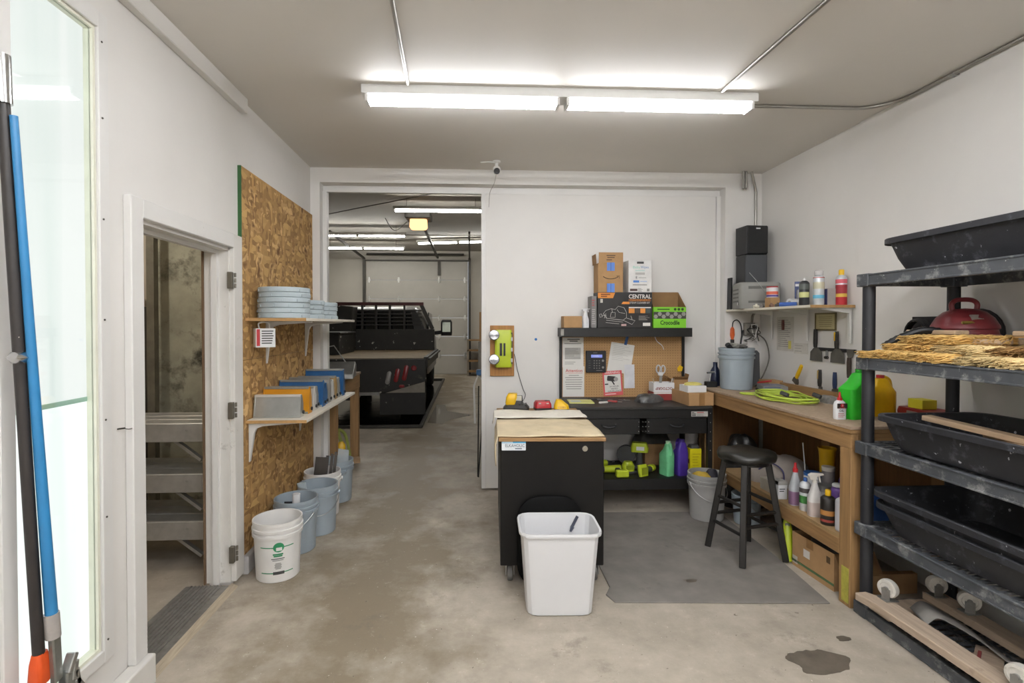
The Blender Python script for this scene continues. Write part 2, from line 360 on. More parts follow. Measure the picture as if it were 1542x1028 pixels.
# narrow window in the left wall: flat frame board, clear pane, frosted daylight panel behind it
wn = sthing('window_1')
fb = MB().box(XL, XL+.012, 2.10, 2.155, .25, 2.835).box(XL, XL+.012, 1.66, 1.715, .25, 2.835).box(XL, XL+.012, 1.715, 2.10, .25, .30).box(XL, XL+.012, 1.715, 2.10, 2.77, 2.835)
fb.build('window_frame', trimw, wn, bevel=.002)
sm = mat('screw', '#5e5a54', .4, .7)
for z in (.335, .83, 1.22, 1.62, 2.02, 2.42, 2.72):
    MB().cyl((XL+.012, 2.118, z), (XL+.015, 2.118, z), .004, n=8).build('screw', sm, wn)
rev = mat('reveal', '#e2e1d0', .5, var=.05)
MB().box(X0+.01, XL-.002, 2.088, 2.10, .30, 2.77).box(X0+.01, XL-.002, 1.715, 1.727, .30, 2.77).box(X0+.01, XL-.002, 1.727, 2.088, .30, .312).box(X0+.01, XL-.002, 1.727, 2.088, 2.758, 2.77).build('reveal', rev, wn)
MB().box(XL-.018, XL-.012, 1.727, 2.088, .312, 2.758).build('pane', glass_mat('window_glass'), wn)
# frosted outer pane lit by the day outside: slightly uneven
fm = bpy.data.materials.new('frosted_daylight'); fm.use_nodes = True; nt = fm.node_tree; nt.nodes.remove(nt.nodes['Principled BSDF'])
e = nn(nt, 'ShaderNodeEmission'); e.inputs[1].default_value = 1.12; tc = nn(nt, 'ShaderNodeTexCoord'); mp = nn(nt, 'ShaderNodeMapping'); mp.inputs['Scale'].default_value = (1, 6, .25)
nt.links.new(tc.outputs['Object'], mp.inputs[0]); q = nn(nt, 'ShaderNodeTexNoise'); q.inputs['Scale'].default_value = 1.4; nt.links.new(mp.outputs[0], q.inputs[0])
nt.links.new(mixc(nt, ramp(nt, q.outputs[0], .35, .6), C('#f0f6f4'), C('#ffffff')), e.inputs[0]); nt.links.new(e.outputs[0], nt.nodes['Material Output'].inputs[0])
MB().box(XL-.048, XL-.038, 1.727, 2.088, .312, 1.30).build('frosted_pane', fm, wn); fm2 = fm.copy(); fm2.node_tree.nodes['Emission'].inputs[1].default_value = .93
MB().box(XL-.048, XL-.038, 1.727, 2.088, 1.318, 2.758).build('frosted_pane', fm2, wn)
MB().box(XL-.05, XL-.036, 1.727, 2.088, 1.30, 1.318).build('pane_bar', mat('bar_green', '#a8c9ba', .5), wn)
# ================================================================ ceiling fittings
tubem = emis('fluorescent_tube', '#f8faff', TUBE); tubefill = emis('fluorescent_tube_fill', '#f8faff', TUBE_FILL)
def batten(label, x0, x1, y, zc, strength_mat=tubem, hang=0, group=None, halves=2):
    t = thing('fluorescent_fixture', label, 'light', ((x0+x1)/2, y, zc), 0, group); L = (x1-x0)
    MB().rl([(L, .12, .004, -.055-hang), (L, .12, .004, -hang)]).build('housing', zincw, t, bevel=.003)
    hl = L/halves
    for i in range(halves):
        c = -L/2+hl*(i+.5)
        for s in (-1, 1):
            MB().cyl((c-hl/2+.03, s*.032, -.082-hang), (c+hl/2-.03, s*.032, -.082-hang), .0135, n=10).build('tube', strength_mat, t, smooth=50)
        for s in (-1, 1): MB().box(c+s*(hl/2-.03)-.008, c+s*(hl/2-.03)+.008, -.05, .05, -.098-hang, -.05-hang).build('lamp_holder', zincw, t)
    if hang:
        for s in (-1, 1): MB().cyl((s*(L/2-.25), 0, -hang), (s*(L/2-.25), 0, 0), .004, n=6).build('chain', dkmetal, t)
    return t
batten('long twin-tube fluorescent fixture on the ceiling between two steel conduits', -.655, 1.80, 3.19, ZC)
batten('long twin-tube fluorescent fixture on the workshop ceiling, second row from the partition', -.655, 1.80, 1.0, ZC, tubefill)  # row the conduits lead to; tube strength raised for fill light
batten('added unseen twin-tube fluorescent fill fixture on the workshop ceiling, third row from the partition', -.655, 1.80, -.7, ZC, tubefill)  # unseen row added to fill the room with light
batten('added unseen twin-tube fluorescent fill fixture on the workshop ceiling by the rear wall', -.655, 1.80, -2.4, ZC, tubefill)  # another unseen row, added for more fill light
cm = mat('conduit', '#a5a29b', .35, .8, var=.1)
def conduit(label, pts, r=.0115, clips=()):
    t = thing('conduit', label, 'conduit', (0, 0, 0)); MB().tube(pts, r, 8).build('pipe', cm, t, smooth=60)
    for p in clips: MB().cb(p, (.05, .03, .012)).build('strap', steel, t)
    return t
conduit('steel conduit crossing the ceiling to the left end of the long fluorescent fixture', [(-.27, 1.08, ZC-.0125), (-.345, 2.33, ZC-.0125), (-.37, 3.1, ZC-.0125)], clips=[(-.32, 1.5, ZC-.02)])
conduit('steel conduit crossing the ceiling to the right end of the long fluorescent fixture', [(1.62, 1.08, ZC-.0125), (1.58, 2.23, ZC-.0125), (1.55, 3.1, ZC-.0125)], clips=[(1.6, 1.5, ZC-.02)])
pp = [(1.815, 3.30, ZC-.0125), (2.55, 3.30, ZC-.0125)]+[(2.55+.215*math.sin(a), 3.30-.215*(1-math.cos(a)), ZC-.0125) for a in [R(10*i) for i in range(1, 10)]]+[(2.768, 2.5, ZC-.0125), (2.768, -3.15, ZC-.0125)]
conduit('steel conduit bending from the fixture end along the right wall top', pp, clips=[(2.768, 2.82, ZC-.02)])
conduit('vertical steel conduit in the back right corner above the speaker', [(2.66, 4.74, ZC-.005), (2.70, 4.765, 2.95), (2.735, 4.795, 2.87), (2.735, 4.795, 2.8), (2.735, 4.795, 1.785)], r=.012, clips=[(2.735, 4.795, 2.1)])
t = thing('cable_box', 'small pale conduit stub under the ceiling beside the corner conduit', 'conduit', (2.58, 4.74, ZC)); MB().cyl((0, 0, -.16), (0, 0, 0), .012, n=8).cyl((.028, 0, -.16), (.028, 0, 0), .010, n=8).cyl((0, 0, -.16), (.028, 0, -.16), .012, n=8).build('pipe', cm, t)
# security camera
t = thing('security_camera', 'small white dome security camera with black lens on the ceiling', 'camera', (.235, 4.55, ZC))
MB().lathe([(.034, 0), (.034, -.012), (.016, -.022), (.014, -.05)], 18).build('mount', zincw, t, smooth=40)
MB().lathe([(.001, -.034), (.026, -.03), (.034, -.005), (.034, .02), (.001, .03)], 18, M=Matrix.Translation((0, -.01, -.085)) @ Matrix.Rotation(R(70), 4, 'X')).build('camera_head', zincw, t, smooth=50)
MB().cyl((0, -.042, -.10), (0, -.048, -.102), .027, n=18).build('lens', blackp, t)
MB().tube(spline([(0, .0, -.02), (-.06, -.01, -.012), (-.14, .03, -.004)]), .006, 6).build('cable', zincw, t)
MB().tube(spline([(0, 0, -.10), (-.015, .13, -.16), (-.05, .235, -.22), (-.06, .25, -.35)]), .0025, 5).build('drop_wire', mat('wire_grey', '#8a857c', .6), t)
# ================================================================ second room: overhead door, lights, truck
dm = mat('garage_door_skin', '#aba79e', .45, var=.04, scale=2, dirt=('#97928a', .15, 3))
gd = sthing('door_2')
SEC = 3.66/6
for i in range(6):
    MB().box(-3.35, -.07, 16.70, 16.75, i*SEC+.004, (i+1)*SEC-.004).build('door_section', dm, gd, bevel=.006)
for i in range(1, 6):
    for x in (-3.25, -2.30, -1.00, -.17):
        h = MB().box(x-.04, x+.04, 16.685, 16.70, i*SEC-.035, i*SEC+.035).build('hinge', mat('bright_zinc', '#e4e4e0', .3, .6), gd)
        MB().cyl((x, 16.678, i*SEC-.09), (x, 16.678, i*SEC+.09), .028, n=8).build('hinge_pin', MATS['bright_zinc'], h)
for x in (-3.40, -.02):
    MB().box(x-.04, x+.04, 16.60, 16.66, 0, 3.75).build('track', dkmetal, gd)
    MB().bar((x, 16.62, 3.74), (x, 12.6, 3.86), .05, .06).build('ceiling_track', dkmetal, gd)
MB().box(-3.36, -.06, 16.64, 16.70, 3.655, 3.70).build('head_rail', dkmetal, gd)
MB().cyl((-3.3, 16.55, 3.86), (-.2, 16.55, 3.86), .035, n=10).build('torsion_spring', dkmetal, gd)
MB().box(-1.045, -.955, 16.63, 16.69, 3.2, 3.66).build('opener_arm', dkmetal, gd)
op = thing('door_opener', 'garage door opener with a glowing warm lamp under the garage ceiling', 'opener', (-1.05, 10.55, 3.74))
MB().box(-.26, .26, -.2, .25, 0, .14).build('motor_housing', dkmetal, op, bevel=.02)
MB().rl([(.30, .20, .06, -.19), (.36, .24, .06, -.15), (.34, .22, .06, 0)]).build('lamp_cover', emis('warm_lamp', '#ffbf80', 2.2), op, smooth=40)
MB().bar((0, .25, .1), (.02, 5.9, .0), .06, .05).build('rail', dkmetal, op)
MB().cyl((-.2, 0, .14), (-.2, 0, .255), .008, n=6).build('hanger', dkmetal, op); MB().cyl((.2, 0, .14), (.2, 0, .255), .008, n=6).build('hanger', dkmetal, op)
gt = emis('garage_tube', '#fffdf6', 54.0)
for lb, x0, x1, y, hg in (('hanging fluorescent fixture nearest the doorway in the garage', -1.45, .35, 9.8, .16), ('hanging fluorescent fixture left of the glowing door opener', -3.9, -1.55, 12.6, .16),
                          ('hanging fluorescent fixture over the truck nearest the far wall', -4.2, -1.85, 14.7, .16), ('slanting fluorescent fixture right of the opener rail near the far door', -1.5, .85, 14.2, .05)):
    o = batten(lb, x0, x1, y, 4.0, gt, hang=hg, halves=2 if x1-x0 > 2 else 1)
    if 'slanting' in lb: o.rotation_euler.z = R(-12)
wire = mat('hanging_wire', '#6d6a64', .6)
for lb, P in (('thin cable running across the garage ceiling behind the lintel', [(-4.2, 11.2, 3.72), (-2.4, 10.4, 3.9), (-1.4, 9.9, 3.97), (.3, 8.6, 3.98)]),
              ('thin support wire strung level across the garage before the opener', [(-5.0, 12.0, 3.70), (-2.0, 12.0, 3.68), (1.2, 12.0, 3.70)]),
              ('cable loop hanging from the garage ceiling by the left fixture', [(-1.9, 11.6, 3.99), (-1.75, 11.6, 3.75), (-1.6, 11.5, 3.72), (-1.3, 10.9, 3.8)])):
    tag(MB().tube(spline(P), .010, 5).build('cable', wire), lb, 'cable')
# ---- flatbed truck
tb = mat('truck_black', '#25231f', .55, var=.25, scale=3, dirt=('#6d6658', .2, 5), speck=('#b6b2a8', .2, 12))
tbody = mat('truck_body', '#2e2b29', .3, var=.15, scale=2, coat=.3, dirt=('#5d564a', .12, 3))
tbed = mat('truck_bed_deck', '#7a6a52', .8, var=.2, scale=4, dirt=('#463d30', .3, 3))
lens_r = mat('red_lens', '#8c2326', .3, var=.1); glassd = mat('dark_glass', '#15181a', .08, var=.1); tyre = mat('tyre', '#1c1b19', .85, var=.2, scale=20)
mud = mat('mud_flap', '#8c867b', .7, var=.2, scale=4)
T = thing('flatbed_truck', 'black flatbed pickup truck seen from behind inside the garage', 'truck', (-1.95, 8.55, .006))
MB().box(-1.22, 1.22, .02, 2.9, .96, 1.04).build('flatbed_deck', tbed, T)
MB().box(-1.24, -1.18, 0, 2.9, .88, 1.06).build('side_rail', tb, T); MB().box(1.18, 1.24, 0, 2.9, .88, 1.06).build('side_rail', tb, T)
rub = MB().bar((1.26, .1, 1.02), (1.26, 2.9, 1.02), .05, .03).build('stake_rail', tb, T)
# rear skirt, angled up to the right lower corner
sk = MB().prism([(-1.22, .52), (.28, .45), (.55, .47), (1.22, .66), (1.22, 1.03), (-1.22, 1.03)], -.03, .02, 'y').build('rear_skirt', tb, T, bevel=.01)
def oval(x, z, w_, h_, m, tilt=0):
    M = Matrix.Translation((x, -.03, z)) @ Matrix.Rotation(tilt, 4, 'Y') @ Matrix.Rotation(PI/2, 4, 'X')
    MB().rl([(w_, h_, min(w_, h_)/2, 0), (w_, h_, min(w_, h_)/2, .012), (w_*.7, h_*.8, w_*.3, .02)], M).build('tail_light', m, sk, smooth=40)
oval(.88, .80, .075, .26, lens_r, R(12)); oval(.74, .76, .075, .23, lens_r, R(12)); oval(.60, .72, .075, .22, mat('clear_lens', '#8f8d88', .3), R(12)); oval(1.02, .88, .09, .09, lens_r); oval(-.33, .83, .10, .10, lens_r); oval(.82, .58, .09, .05, lens_r)
pl = MB().box(-.58, -.28, -.05, -.035, .54, .70).build('licence_plate', mat('plate_dirty', '#8f7f74', .5, var=.2, scale=30), T, bevel=.004)
lines(pl, -.55, -.31, .57, .67, 2, -.0505, flat('#4a2f30'), 3, .7)
MB().bar((-.75, -.05, .46), (.45, -.05, .46), .05, .05).build('rear_bar', steel, T)
MB().box(-.08, .08, -.12, .3, .36, .47).build('hitch', tb, T, bevel=.01)
MB().box(.45, 1.2, .03, .06, .10, .60).build('mud_flap', tb, T); MB().box(-1.2, -.45, .03, .06, .10, .60).build('mud_flap', tb, T)
MB().prism([(.5, .47), (1.20, .66), (1.20, .47)], -.02, .0, 'y').build('splash_guard', mud, T)
def wheel(x, y, wd):
    o = MB().lathe([(.20, -wd/2), (.36, -wd/2+.01), (.40, -wd/2+.05), (.40, wd/2-.05), (.36, wd/2-.01), (.20, wd/2)], 26, M=Matrix.Translation((x, y, .40)) @ Matrix.Rotation(PI/2, 4, 'Y')).build('wheel', tyre, T, smooth=40)
    MB().lathe([(.001, wd/2-.05), (.08, wd/2-.02), (.19, wd/2-.04), (.20, wd/2)], 16, M=Matrix.Translation((x, y, .40)) @ Matrix.Rotation(PI/2 if x > 0 else -PI/2, 4, 'Y')).build('rim', steel, o, smooth=30)
wheel(.86, 1.35, .46); wheel(-.86, 1.35, .46); wheel(.84, 5.1, .28); wheel(-.84, 5.1, .28)
MB().box(-.4, -.25, .1, 5.5, .55, .75).box(.25, .4, .1, 5.5, .55, .75).box(-.9, .9, 1.28, 1.42, .34, .46).build('chassis', tb, T)
# headache rack at the front of the bed
hr = MB().box(-1.16, 1.16, 2.80, 2.90, 1.04, 1.50).build('headache_rack', tb, T, bevel=.01)
MB().bar((-1.12, 2.85, 1.5), (-.92, 2.85, 2.06), .08, .08).build('rack_post', tb, hr); MB().bar((1.12, 2.85, 1.5), (.86, 2.85, 2.06), .08, .08).build('rack_post', tb, hr)
MB().box(-.98, .92, 2.80, 2.90, 2.02, 2.09).build('rack_top_bar', mat('rack_bar', '#4b2120', .5, var=.5, scale=2), hr)
for z in (1.58, 1.66, 1.74, 1.82, 1.90): MB().box(-.9, .88, 2.83, 2.88, z, z+.028).build('louvre_slat', tb, hr)
for x in (-.42, -.12, .18, .5): MB().box(x-.02, x+.02, 2.815, 2.895, 1.5, 2.02).build('rack_upright', tb, hr)
tx = MB().prism([(-1.12, 1.04), (-.55, 1.04), (-.55, 1.42), (-.50, 1.98), (-1.05, 2.02), (-1.12, 1.45)], 2.3, 2.78, 'y').build('tool_chest', tb, T, bevel=.015)
MB().box(-1.2, -.45, .95, 2.2, 1.04, 1.42).build('side_tool_box', tb, T, bevel=.012)
MB().box(-1.2, -.42, .93, 2.22, 1.42, 1.46).build('tool_box_lid', tb, T, bevel=.01)
# cab: lofted sections along Y (x half widths vary with height)
def cabsec(y, zb, zbelt, zr, wb, wr):
    return [(-wb, y, zb), (wb, y, zb), (wb+.01, y, (zb+zbelt)/2), (wb, y, zbelt), (wr, y, zr-.06), (wr-.08, y, zr), (-wr+.08, y, zr), (-wr, y, zr-.06), (-wb, y, zbelt), (-wb-.01, y, (zb+zbelt)/2)]
cb_ = MB().loft([cabsec(3.0, .5, 1.42, 1.93, .98, .76), cabsec(3.15, .48, 1.42, 2.0, 1.0, .80), cabsec(4.3, .48, 1.40, 2.0, 1.0, .80), cabsec(4.55, .48, 1.38, 1.92, 1.0, .79), cabsec(5.0, .5, 1.36, 1.42, 1.0, .82), cabsec(6.1, .5, 1.25, 1.32, .98, .86), cabsec(6.3, .6, 1.1, 1.2, .9, .8)]).build('cab', tbody, T, smooth=30)
MB().add([(-.70, 2.985, 1.46), (.70, 2.985, 1.46), (.62, 3.0, 1.88), (-.62, 3.0, 1.88), (-.70, 3.04, 1.46), (.70, 3.04, 1.46), (.62, 3.05, 1.88), (-.62, 3.05, 1.88)], [(0, 1, 2, 3), (7, 6, 5, 4), (0, 4, 5, 1), (1, 5, 6, 2), (2, 6, 7, 3), (3, 7, 4, 0)]).build('rear_window', glassd, cb_)
for s in (1, -1):
    MB().prism([(3.3, 1.45), (4.6, 1.43), (4.35, 1.86), (3.4, 1.88)], 0, .02, 'x', Matrix.Translation((s*.985-.01, 0, 0)) @ Matrix.Rotation(s*R(-22)*0, 4, 'Y')).build('side_window', glassd, cb_)
    a = MB().bar((s*.98, 4.35, 1.38), (s*1.32, 4.30, 1.42), .09, .05, (0, 1, 0)).build('mirror_arm', blackp, T)
    mh = MB().rl([(.26, .10, .04, 1.33), (.28, .14, .05, 1.40), (.28, .14, .05, 1.66), (.22, .08, .03, 1.72)], Matrix.Translation((s*1.36, 4.28, 0))).build('mirror_housing', blackp, T, smooth=40)
    MB().box(s*1.36-.10, s*1.36+.10, 4.195, 4.205, 1.42, 1.66).build('mirror_glass', mat('mirror', '#9aa39a', .05, .9), mh)
# containment mat under the truck, wet black membrane with a raised edge
wet = mat('wet_black_mat', '#121212', .08, var=.3, scale=3, bump=.35)
mm = thing('containment_mat', 'wet black drip mat with raised edges on the garage floor under the truck', 'mat', (0, 0, 0))
MB().box(-3.4, -.80, 8.02, 14.9, 0, .006).build('membrane', wet, mm)
edge = mat('mat_edge', '#3b3833', .5, var=.2)
for a in ((-3.5, -.74, 7.96, 8.03), (-3.5, -.74, 14.9, 14.97), (-.80, -.74, 8.03, 14.9), (-3.5, -3.42, 8.03, 14.9)): MB().box(*a, 0, .045).build('edge', edge, mm, bevel=.01)
tag(MB().add([(x, y, .003) for x, y in [(-.70, 8.4), (-.45, 8.25), (-.35, 8.6), (.02, 9.05), (-.2, 9.3), (-.42, 9.5), (-.5, 10.2), (-.68, 10.3)]], [tuple(range(8))]).build('puddle', mat('puddle_water', '#5a5248', .05, var=.1)), 'thin puddle of water on the garage floor beside the drip mat', 'puddle')
# wooden bench just inside the garage, left of the doorway
wb = thing('garage_bench', 'rough timber bench inside the garage behind the doorway jamb', 'bench', (0, 0, 0))
for x, y in ((-1.36, 5.12), (-1.36, 6.1), (-2.4, 5.12), (-2.4, 6.1)): MB().box(x-.045, x+.045, y-.045, y+.045, 0, .86).build('leg', lumz, wb)
MB().box(-2.45, -1.31, 5.07, 6.15, .86, 1.02).build('top_frame', lumy, wb, bevel=.004); MB().box(-2.46, -1.30, 5.06, 6.16, 1.02, 1.045).build('top', pbrd, wb)
sd = thing('sawdust_tool', 'grey metal tray tool with a wire handle on the garage bench', 'tool', (-1.52, 5.45, 1.045), R(8))
MB().prism([(-.2, 0), (.2, 0), (.2, .13), (.1, .16), (-.2, .05)], -.25, .3, 'x').build('tray', steel, sd, bevel=.006)
MB().tube([(-.22, -.18, .1), (-.1, -.16, .30), (.1, -.1, .34), (.2, .1, .15)], .006, 6).build('wire_handle', steel, sd)
# pump sprayer / compressor corner under that bench
cp = thing('air_tool', 'yellow and green wheeled air tool on the garage floor under the bench', 'tool', (-1.44, 5.78, 0), R(20))
MB().rl([(.07, .07, .03, .10), (.09, .09, .04, .14), (.09, .09, .03, .26), (.04, .04, .015, .30)]).build('body', yell, cp, smooth=40)
MB().tube(spline([(0, 0, .29), (-.03, .02, .42), (.05, .06, .36), (.10, .04, .12)]), .018, 6).build('hose', mat('hose_green', '#8a9347', .6), cp)
for s in (-1, 1): MB().cyl((.08, s*.07-.012, .05), (.08, s*.07+.012, .05), .05, n=16).build('wheel', blackp, cp)
MB().box(-.02, .20, -.05, .05, .05, .10).build('foot', mat('dusty_wood', '#a18462', .8), cp)
# metal shelf rack and planks beside the far door, tripod by the partition edge
fr = thing('far_rack', 'open timber and metal rack against the far garage wall', 'rack', (.35, 16.2, 0))
for x in (-.42, .42):
    for y in (-.2, .2): MB().box(x-.03, x+.03, y-.03, y+.03, 0, 1.15).build('post', mat('grey_timber', '#8f8577', .8, var=.2, grain=2), fr)
for z in (.12, .45, .78, 1.1): MB().box(-.45, .45, -.23, .23, z, z+.04).build('shelf', lumx, fr)
MB().box(-.1, .4, -.24, -.22, .16, 1.08).build('panel', mat('grey_panel', '#7e7a74', .7), fr)
tag(MB().box(.30, .42, 16.70, 16.75, 0, 2.02).build('timber_plank', lumz), 'tall timber plank leaning on the far garage wall above the rack', 'plank')
tp = thing('tripod_stand', 'thin black wire stand with blue strap behind the partition edge', 'stand', (.14, 5.5, 0))
for p, q in (((-.06, -.12, 0), (-.05, -.05, .95)), ((-.055, -.14, 0), (.02, 0, 1.0)), ((.1, .1, 0), (0, .02, .95))): MB().cyl(p, q, .007, n=6).build('leg', blackm, tp)
MB().tube([(-.09, -.05, .55), (-.1, -.06, .95), (-.06, -.06, 1.06), (0, -.04, 1.0)], .011, 6).build('arm', zincw, tp)
MB().box(-.075, .02, -.06, .04, 1.06, 1.12).build('strap', flat('#3f6d9c'), tp, bevel=.01)
# ================================================================ side room behind the left doorway
stain = mat('stained_plaster', '#a5a28f', .8, var=.2, scale=4, dirt=('#3a382e', .46, 3.4), bump=.15)
tag(MB().box(-2.72, -1.61, 4.50, 4.56, 0, 2.55).build('stained_board', stain), 'grey-green mould-stained wall sheet inside the side room', 'board')
tag(MB().box(-2.63, -2.57, 4.3, 4.36, 0, 2.75).build('timber_post', mat('post_grey', '#6b6658', .7, var=.2)), 'narrow grey-brown post inside the side room doorway', 'post')
pm = (mat('pole_dark', '#3b362f', .5), mat('pole_grey', '#6d6a66', .45, .4), mat('pole_brown', '#5c4b38', .6), mat('pole_blue', '#39556e', .5))
for i, (x, y, h_, lb) in enumerate(((-2.70, 4.36, 1.75, 'dark upright pole leaning beside the post in the side room'), (-2.77, 4.40, 1.72, 'grey metal upright pole in the side room corner'), (-2.84, 4.38, 1.68, 'brown upright pole behind the work platforms in the side room'), (-2.91, 4.42, 1.66, 'blue-grey upright pole at the edge of the side room poles'))):
    tag(MB().cyl((x, y, 0), (x, y+.06, h_), .025, n=8).build('pole', pm[i]), lb, 'pole')
cl = MB()
N = 10
for i in range(N+1):
    for j in range(7): cl.v.append((-2.92+.20*i/N, 4.32+.02*math.sin(i*1.9), 2.0-.045*j*1.4+.01*math.sin(i+j)))
cl.f = [(i*7+j, (i+1)*7+j, (i+1)*7+j+1, i*7+j+1) for i in range(N) for j in range(6)]
o = cl.build('rag', mat('beige_rag', '#cdb79c', .9, var=.15), smooth=60); o.modifiers.new('s', 'SOLIDIFY').thickness = .006
tag(o, 'beige rag draped over the top of the poles in the side room', 'cloth')
alu = mat('aluminium_plank', '#b9b8b4', .42, .6, var=.12, scale=12, dirt=('#7d7a72', .2, 8))
for k, z in enumerate((.16, .47, .80)):
    lb = ('lowest folded aluminium work platform of the stack in the side room', 'middle folded aluminium work platform of the stack in the side room', 'topmost folded aluminium work platform of the stack in the side room')[k]
    t = thing('work_platform', lb, 'work platform', (-2.45, 3.62, z), 0, 'stacked work platforms')
    for i in range(3): MB().box(-.55, .82, -.2+i*.14, -.07+i*.14, .13, .16).build('deck_plank', alu, t, bevel=.004)
    MB().box(-.55, .82, -.215, -.20, .04, .16).build('front_rail', alu, t, bevel=.003); MB().box(-.55, .82, .21, .225, .04, .16).build('rear_rail', alu, t, bevel=.003)
    MB().bar((.56, -.19, .06), (.26, -.17, .14), .03, .02).build('folding_leg', alu, t); MB().bar((-.45, -.19, .06), (-.12, -.17, .14), .03, .02).build('folding_leg', alu, t)
    MB().bar((.66, -.12, -.10), (.40, -.12, .10), .035, .02).build('brace', alu, t)
    for x in (-.5, .78): MB().box(x-.03, x+.03, -.18, -.12, -.15 if k else -.16, .04).build('leg', alu, t); MB().box(x-.03, x+.03, .1, .18, -.15 if k else -.16, .04).build('leg', alu, t)

t = thing('fill_bulb', 'unseen bare bulb added under the side room ceiling to brighten it', 'light', (-2.6, 3.3, 2.8))  # unseen lamp added to lift the dim side room
MB().lathe([(.06, 0), (.06, -.02), (.03, -.05)], 16).build('holder', zincw, t, smooth=40)
MB().lathe([(.015, -.05), (.03, -.09), (.034, -.11), (.022, -.135), (.001, -.145)], 16).build('bulb', emis('fill_bulb_glow', '#fff8ee', 400), t, smooth=60)
# ================================================================ left wall: board, shelves, buckets, poles
def strips(y0, y1, z0, z1, name):
    t = MB().box(XL+.004, XL+.02, y0, y1, z0, z1).build(name, osb); return t
o = strips(3.336, 4.80, 1.374, 2.61, 'strand_board'); tag(o, 'upper strand board sheet with a green painted edge on the left wall', 'board')
MB().box(XL, XL+.0215, 3.328, 3.336, 1.374, 2.61).build('painted_edge', mat('green_edge', '#2c5a2e', .6, var=.1), o, label='dark green painted edge')
tag(strips(3.33, 4.80, .12, 1.371, 'strand_board'), 'lower strand board sheet behind the buckets on the left wall', 'board')
SX = XL+.02
shw = mat('shelf_white', '#d9d2c3', .5, var=.05, scale=6, dirt=('#a8977a', .12, 12)); rawe = mat('shelf_raw_edge', '#b08a58', .75, var=.15, scale=30)
def shelf(label, y0, y1, zt, depth, br, arm=.24):
    t = thing('wall_shelf', label, 'shelf', (SX, 0, zt))
    MB().box(0, depth, y0, y1, -.02, 0).build('board', shw, t, bevel=.002)
    MB().box(0, depth, y0-.003, y0, -.02, 0).build('raw_end', rawe, t)
    for y in br:
        prof = [(0, -.02), (depth-.06, -.02), (depth-.06, -.028), (.09, -.045), (.05, -.06), (.035, -.09), (.006, -.02-arm), (0, -.02-arm)]
        MB().prism(prof, y-.014, y+.014, 'y').build('bracket', zincw, t, bevel=.003)
    return t
shelf('upper white wall shelf holding grey bucket lids', 3.385, 4.79, 1.645, .385, (3.72, 4.58), .30)
shelf('lower white wall shelf holding the row of metal boxes', 3.385, 4.79, .98, .385, (3.43, 4.42), .26)
# bucket lids
lidm = mat('lid_grey', '#a9b4b8', .5, var=.06, scale=6, dirt=('#cdd3d5', .2, 14), speck=('#3e3c38', .06, 30))
def lid_proto():
    t = thing('pail_cover', 'x', 'lid', (0, 0, 0))
    MB().lathe([(.001, .010), (.128, .010), (.130, .026), (.140, .0335), (.163, .0335), (.167, .029), (.167, .004), (.163, 0), (.157, 0), (.155, .02), (.128, .02)], 32).build('disc_body', lidm, t, smooth=35)
    for i in range(10):
        a = i*2*PI/10; MB().cb((.1675*math.cos(a), .1675*math.sin(a), .012), (.006, .014, .016), (0, 0, a)).build('tear_tab', lidm, t)
    return t
LP = lid_proto(); first = True
for (x, y, n, nm) in ((-1.268, 3.575, 6, 'nearest the doorway'), (-1.275, 3.94, 4, 'in the middle of the shelf'), (-1.27, 4.30, 4, 'at the far end of the shelf')):
    for i in range(n):
        pos = ('lowest', 'second lowest', 'third lowest', 'fourth from the bottom', 'fifth from the bottom', 'topmost')[i] if n == 6 else ('lowest', 'second lowest', 'third lowest', 'topmost')[i]
        lb = pos+' grey bucket lid in the stack '+nm; o = LP if first else dup(LP); first = False
        o['label'] = lb; o['group'] = 'bucket lids on the upper shelf'
        o.location = (x+random.uniform(-.004, .004), y+random.uniform(-.004, .004), 1.645+i*.0345); o.rotation_euler = (0, 0, random.uniform(0, 6))
t = thing('tape_roll', 'small roll of green tape on the far end of the upper wall shelf', 'tape', (-1.22, 4.62, 1.645)); MB().lathe([(.03, 0), (.045, 0), (.045, .03), (.03, .03), (.03, 0)], 20, close=True).build('roll', flat('#2f8a58'), t, smooth=30)
# hanging carton
t = thing('hanging_carton', 'small white carton with red print hanging under the upper shelf', 'box', (SX+.085, 3.47, 1.452), R(32))
MB().box(-.06, .06, -.045, .045, 0, .125).build('carton', white, t, bevel=.002); MB().tube(spline([(-.03, 0, .125), (-.035, 0, .155), (-.01, 0, .165), (.025, 0, .16), (.03, 0, .125)]), .005, 6).build('loop_handle', zincw, t)
MB().box(-.055, -.035, -.0462, -.045, .01, .12).build('print_band', redp, t); lines(t, -.025, .05, .02, .115, 6, -.0455, ink, 5)
